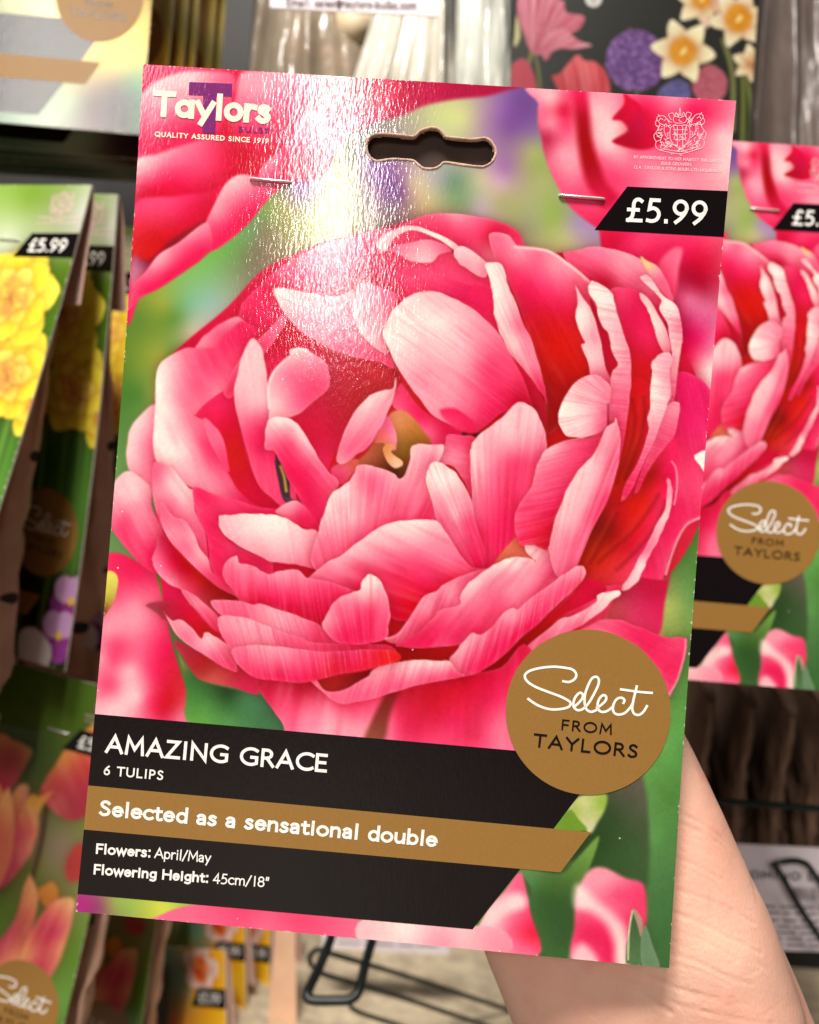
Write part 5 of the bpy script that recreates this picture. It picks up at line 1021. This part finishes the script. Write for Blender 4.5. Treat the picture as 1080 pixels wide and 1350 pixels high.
# orange and yellow mixed packets further back
G_M = 'small orange and yellow packets low in the background'
mcv = paint_orange_mix()
ORG = (-0.1674, 0.6982, -0.4904, -0.6777, -0.1839, -0.2983)
m1 = select_packet(ORG, 'small orange and yellow flower packet low in the background, nearest of its row', 'bulb packet', G_M, mcv, bagw=0, flapang=.15, logo=False)
for k, lb in enumerate(('orange and yellow packet standing higher, second of its low row', 'shaded orange packet strip, third of the low row', 'dark orange packet edge, last of the low row beside the wire hook')):
    place(copy_tree(m1), (-0.166+.018*k, 0.7482+.035*k, -0.478-.012*k+(0.006 if k == 0 else 0), -0.62-.12*k, -0.13-.05*k, -0.22-.03*k), lb)
# dark illustrated pack, top right
IF_ = Frame((0.1162, 0.5675, 0.3365, 0.011, -0.0406, -0.0002), .15, .21, False)
ip = root_for('illustrated_packet', IF_, 'dark packet printed with drawn daffodils, tulips and a purple allium ball at the top right', 'bulb packet')
icv = paint_illustrated()
uv, V, q = panel_grid(IF_, 240, 336, 0, False)
mesh_obj('front_panel', V, q, print_mat('satin_print', .3), ip, cols=s2l(icv.sample(*IF_.px(uv).T)), smooth=True)
mesh_obj('carton', *box_geo(-.075, .075, .0004, .03, 0, .21), simple('dark_green_carton', (34, 38, 30), .5, .1, 60, .1, .0003), ip)
# ---------------------------------------------------------------- clear bags of bulbs hanging above
def film(name, rgb, alpha, rough=.16):
    m, nt, b = newmat(name); lin = s2l(rgb); no = noise(nt, 30, 3, (1, 1, .35)); r = N(nt, 'ShaderNodeValToRGB')
    r.color_ramp.elements[0].color = (*(lin*.7), 1); r.color_ramp.elements[1].color = (*np.clip(lin*1.25, 0, 1), 1); r.color_ramp.elements[0].position = .35; r.color_ramp.elements[1].position = .65
    nt.links.new(no.outputs['Fac'], r.inputs['Fac']); nt.links.new(r.outputs['Color'], b.inputs['Base Color']); b.inputs['Roughness'].default_value = rough; b.inputs['Alpha'].default_value = alpha
    n2 = noise(nt, 70, 2, (1, 1, .4)); bump(nt, b, n2.outputs['Fac'], .7, .004); return m
def pleated(name, x0, x1, xt0, xt1, y0, y1, Y, seed, mat, label, folds=9, depth=.012):
    """a film bag gathered at the top, given by pixel bounds at its foot (y1) and head (y0), with its own thickness"""
    nu, nv = 60, 30; V = []
    for s_ in (1, -1):
        for j in range(nv):
            t = j/(nv-1)
            for i in range(nu):
                u = i/(nu-1); xa = xt0+(xt1-xt0)*u; xb = x0+(x1-x0)*u
                p = at(xa*(1-t)+xb*t, y0+(y1-y0)*t, Y)
                f = float(vnoise1(np.array([u*folds+t*.8]), seed)[0]-.5)*2+.5*float(vnoise2(np.array(u*14.), np.array(t*5.), seed+1)-.5)
                belly = math.sin(math.pi*u)**.6*(.006+.02*t)
                p[1] += -s_*belly+f*depth*(.4+.6*t); V.append(p)
    Fc = []
    for s_ in range(2):
        o_ = s_*nu*nv
        for j in range(nv-1):
            for i in range(nu-1): Fc.append((o_+j*nu+i, o_+j*nu+i+1, o_+(j+1)*nu+i+1, o_+(j+1)*nu+i))
    for j in range(nv-1):
        for i in (0, nu-1): a, b_ = j*nu+i, (j+1)*nu+i; Fc.append((a, b_, b_+nu*nv, a+nu*nv))
    o = mesh_obj(name, V, Fc, mat, smooth=True); return tag(o, label, 'plastic bag', 'film bags at the top')
pleated('plastic_bag', 318, 500, 340, 470, -80, 210, .66, 1, film('clear_film_beige', (176, 160, 138), .7), 'beige clear bag with brown bulbs showing, left of the pale pleated bags at the top')
pleated('plastic_bag', 430, 606, 520, 590, -70, 230, .60, 2, film('clear_film_grey', (206, 200, 186), .95), 'pale grey pleated film bag with bright glints at the top centre', 11)
pleated('plastic_bag', 590, 680, 606, 668, -90, 240, .585, 5, film('clear_film_pale', (214, 216, 204), .95), 'paler greenish film bag between the glinting bag and the dark illustrated packet', 7)
pleated('plastic_bag', 990, 1150, 1002, 1120, -120, 260, .62, 7, film('grey_film', (96, 84, 78), .96, .3), 'dark grey gathered bag in the top right corner', 9)
M_BULB = simple('brown_bulb_skin', (168, 112, 76), .55, .35, 40, .4, .002, stretch=(1, 1, .25)); M_BULBP = simple('pale_bulb_skin', (226, 206, 170), .5, .2, 40, .3, .002, stretch=(1, 1, .25))
def bulb(px, py, Y, r, mat, label, ry):
    V = []; Fc = []; nu, nv = 24, 16
    for j in range(nv+1):
        t = j/nv; a = math.pi*t; rad = math.sin(a)**.85*(1-.25*math.cos(a)); z_ = math.cos(a)*1.15+(.25 if t < .03 else 0)
        for i in range(nu):
            b = 2*math.pi*i/nu; w = 1+.05*math.sin(3*b+px); V.append((r*rad*w*math.cos(b), r*rad*w*math.sin(b), r*z_))
    for j in range(nv):
        for i in range(nu): Fc.append((j*nu+i, (j+1)*nu+i, (j+1)*nu+(i+1) % nu, j*nu+(i+1) % nu))
    o = mesh_obj('flower_bulb', V, Fc, mat, smooth=True, loc=at(px, py, Y)); o.rotation_euler = (.3, ry, px); return tag(o, label, 'bulb', 'bulbs in the beige clear bag')
bulb(392, 72, .668, .013, M_BULB, 'brown bulb low in the beige clear bag, nearest the top edge of the held packet', .4)
bulb(418, 30, .67, .014, M_BULBP, 'pale bulb under the printed price label in the beige clear bag', -.5)
bulb(462, 36, .67, .017, M_BULBP, 'large pale bulb at the right side of the beige clear bag', .8)
bulb(440, 88, .668, .014, M_BULB, 'brown bulb beside the grey pleated bag, low in the beige clear bag', -.9)
# ---------------------------------------------------------------- price labels and wire hooks
def label_card(corners, Y, label, lines, group='printed shelf labels', bars=(), yaw=0):
    P = [at(x, y, Y) for x, y in corners]; c = sum(P)/4; r = empty('shelf_label', c, (0, 0, 0), label, 'label', group)
    V = [p-c+np.array([0, d, 0]) for d in (0, .0012) for p in P]
    card = mesh_obj('card', V, [(0,1,2,3), (7,6,5,4), (0,4,5,1), (1,5,6,2), (2,6,7,3), (3,7,4,0)], M_LABEL, r)
    V = []; Fc = []
    for P2, fc in lines:
        i = len(V); V += [at(x, y, Y)-c+np.array([0, -.0004, 0]) for x, y in P2]; Fc += [tuple(i+a for a in f) for f in fc]
    o = mesh_obj('label_lettering', V, Fc, M_GREY if not bars else M_TEXTBLACK, r); face_front(o)
    if bars:
        V = []; Fc = []
        for P2 in bars:
            i = len(V); V += [at(x, y, Y)-c+np.array([0, -.0004, 0]) for x, y in P2]; Fc.append((i, i+1, i+2, i+3))
        o = mesh_obj('small_print', V, Fc, M_GREY, r); face_front(o)
    return r
label_card([(356,-60), (572,-60), (580,22), (356,10)], .50, 'white printed label with an email address at the top centre edge', text_ribbons('Email: sales@taylors-bulbs.com', 378, 8.5, 549, 13, 11, .15, .1))
rg = random.Random(11); bars = []
for y in (1193, 1201, 1211, 1219, 1227, 1235, 1243):
    x = 1003+rg.uniform(0, 4)
    while x < 1150:
        w_ = rg.uniform(8, 26); bars.append([(x, y+(x-1000)*.03), (x+w_, y+(x+w_-1000)*.03), (x+w_, y+2.6+(x+w_-1000)*.03), (x, y+2.6+(x-1000)*.03)]); x += w_+5
x = 1046.0
while x < 1092:
    w_ = rg.choice((.9, 1.4, 2.2)); bars.append([(x, 1168+(x-1000)*.03), (x+w_, 1168+(x-1000)*.03), (x+w_, 1184+(x-1000)*.03), (x, 1184+(x-1000)*.03)]); x += w_+rg.choice((1, 1.6, 2.4))
label_card([(955,1112), (1160,1122), (1156,1258), (955,1250)], .575, 'pale label with a barcode and small print beside the wrist at the right', text_ribbons('DOMINO DOUBLE', 974, 1157.5, 1140, 1163, 10.5, .22, .1), bars=bars)
bars = [[(a, y+(a-430)*.035), (b, y+(b-430)*.035), (b, y+2+(b-430)*.035), (a, y+2+(a-430)*.035)] for y in (1222, 1232, 1241) for a, b in ((445, 475), (480, 520), (526, 545), (550, 578))]
label_card([(425,1190), (592,1196), (592,1259), (425,1250)], .72, 'greyish shelf label hanging below the held packet behind the wire hook', [(np.array(b), [(0, 1, 2, 3)]) for b in bars])
def wire(name, pts, r, label, cat_, group=None, mat=None, smooth=True):
    P = np.array([at(*p) for p in pts])
    if smooth:
        out = []
        for i in range(len(P)-1):
            p0, p1, p2, p3 = P[max(i-1, 0)], P[i], P[i+1], P[min(i+2, len(P)-1)]
            for k in range(6):
                t = k/6; out.append(.5*((2*p1)+(-p0+p2)*t+(2*p0-5*p1+4*p2-p3)*t*t+(-p0+3*p1-3*p2+p3)*t**3))
        P = np.array(out+[P[-1]])
    V, Fc = tube_geo(P, r, 10); return tag(mesh_obj(name, V, Fc, mat or M_WIRE, smooth=True), label, cat_, group)
wire('wire_hook', [(452,1180,.60), (437,1235,.55), (421,1275,.53), (406,1308,.515), (410,1318,.512), (440,1319,.512), (462,1317,.512), (473,1306,.515), (482,1270,.53), (492,1235,.55), (504,1180,.60)], .0028, 'thick black wire loop hanging just under the bottom edge of the held packet', 'hook', 'black display hooks')
wire('wire_hook', [(1100,1262,.57), (1060,1205,.56), (1028,1150,.56), (1020,1140,.557), (1040,1135,.556), (1058,1137,.557), (1072,1150,.56), (1110,1215,.575)], .0019, 'slender black wire hook in front of the barcode label', 'hook', 'black display hooks')
G_W = 'thin dark shelf wires'
wire('shelf_wire', [(412,1275,.62), (408,1262,.62), (418,1252,.62), (432,1256,.62), (520,1282,.66), (600,1308,.7), (690,1338,.75)], .0018, 'upper thin shelf wire starting in a small ring beside the hook loop', 'wire', G_W)
wire('shelf_wire', [(415,1278,.62), (432,1286,.62), (520,1312,.66), (610,1342,.7), (680,1366,.73)], .0018, 'middle thin shelf wire running right below the ringed one', 'wire', G_W)
wire('shelf_wire', [(462,1318,.63), (468,1332,.63), (520,1350,.65), (600,1376,.68)], .0016, 'lowest thin shelf wire, leaving the photo at the bottom edge', 'wire', G_W)
wire('display_rail', [(900,1054,.56), (1000,1060,.56), (1160,1072,.56)], .0020, 'dark green rail crossing in front of the brown bags at the right', 'rail', None, M_RAIL)
# ---------------------------------------------------------------- shelf, boards, brown bags
tag(mesh_obj('lower_shelf', *box_geo(-.12, .62, .60, .86, -.43, -.40), M_SHELF), 'mottled pale stone coloured shelf below the held packet', 'shelf')
V = [at(x, y, Yd) for Yd in (.70, .705) for x, y in ((366, 1180), (388, 1180), (392, 1370), (352, 1370))]
tag(mesh_obj('divider_card', V, [(0,1,2,3), (7,6,5,4), (0,4,5,1), (1,5,6,2), (2,6,7,3), (3,7,4,0)], simple('tan_board', (222, 178, 146), .6, .1, 40, .1, .0004)), 'tan upright card strip left of the wire loop below the held packet', 'divider')
bagm = bag_geo(.15, .118, .013, 9, .0022, .009)
lbs = ('leftmost shaded brown folded bag under the right hand pink packet, next to the hand', 'second shaded brown folded bag from the hand', 'middle shaded brown folded bag above the barcode label', 'fourth shaded brown folded bag from the hand', 'shaded brown folded bag at the right edge of the photo')
b0 = None
for k, lb in enumerate(lbs):
    if b0 is None: b0 = mesh_obj('brown_bag', *bagm, M_KRAFT_SHADED, smooth=True); b = b0
    else: b = b0.copy(); SC.collection.objects.link(b)
    b.location = at(925+k*46, 880, .66-.012*k); b.rotation_euler = (.0, -.16-.05*k, 1.36+.02*k); tag(b, lb, 'paper bag', 'shaded brown bags under the right packet')
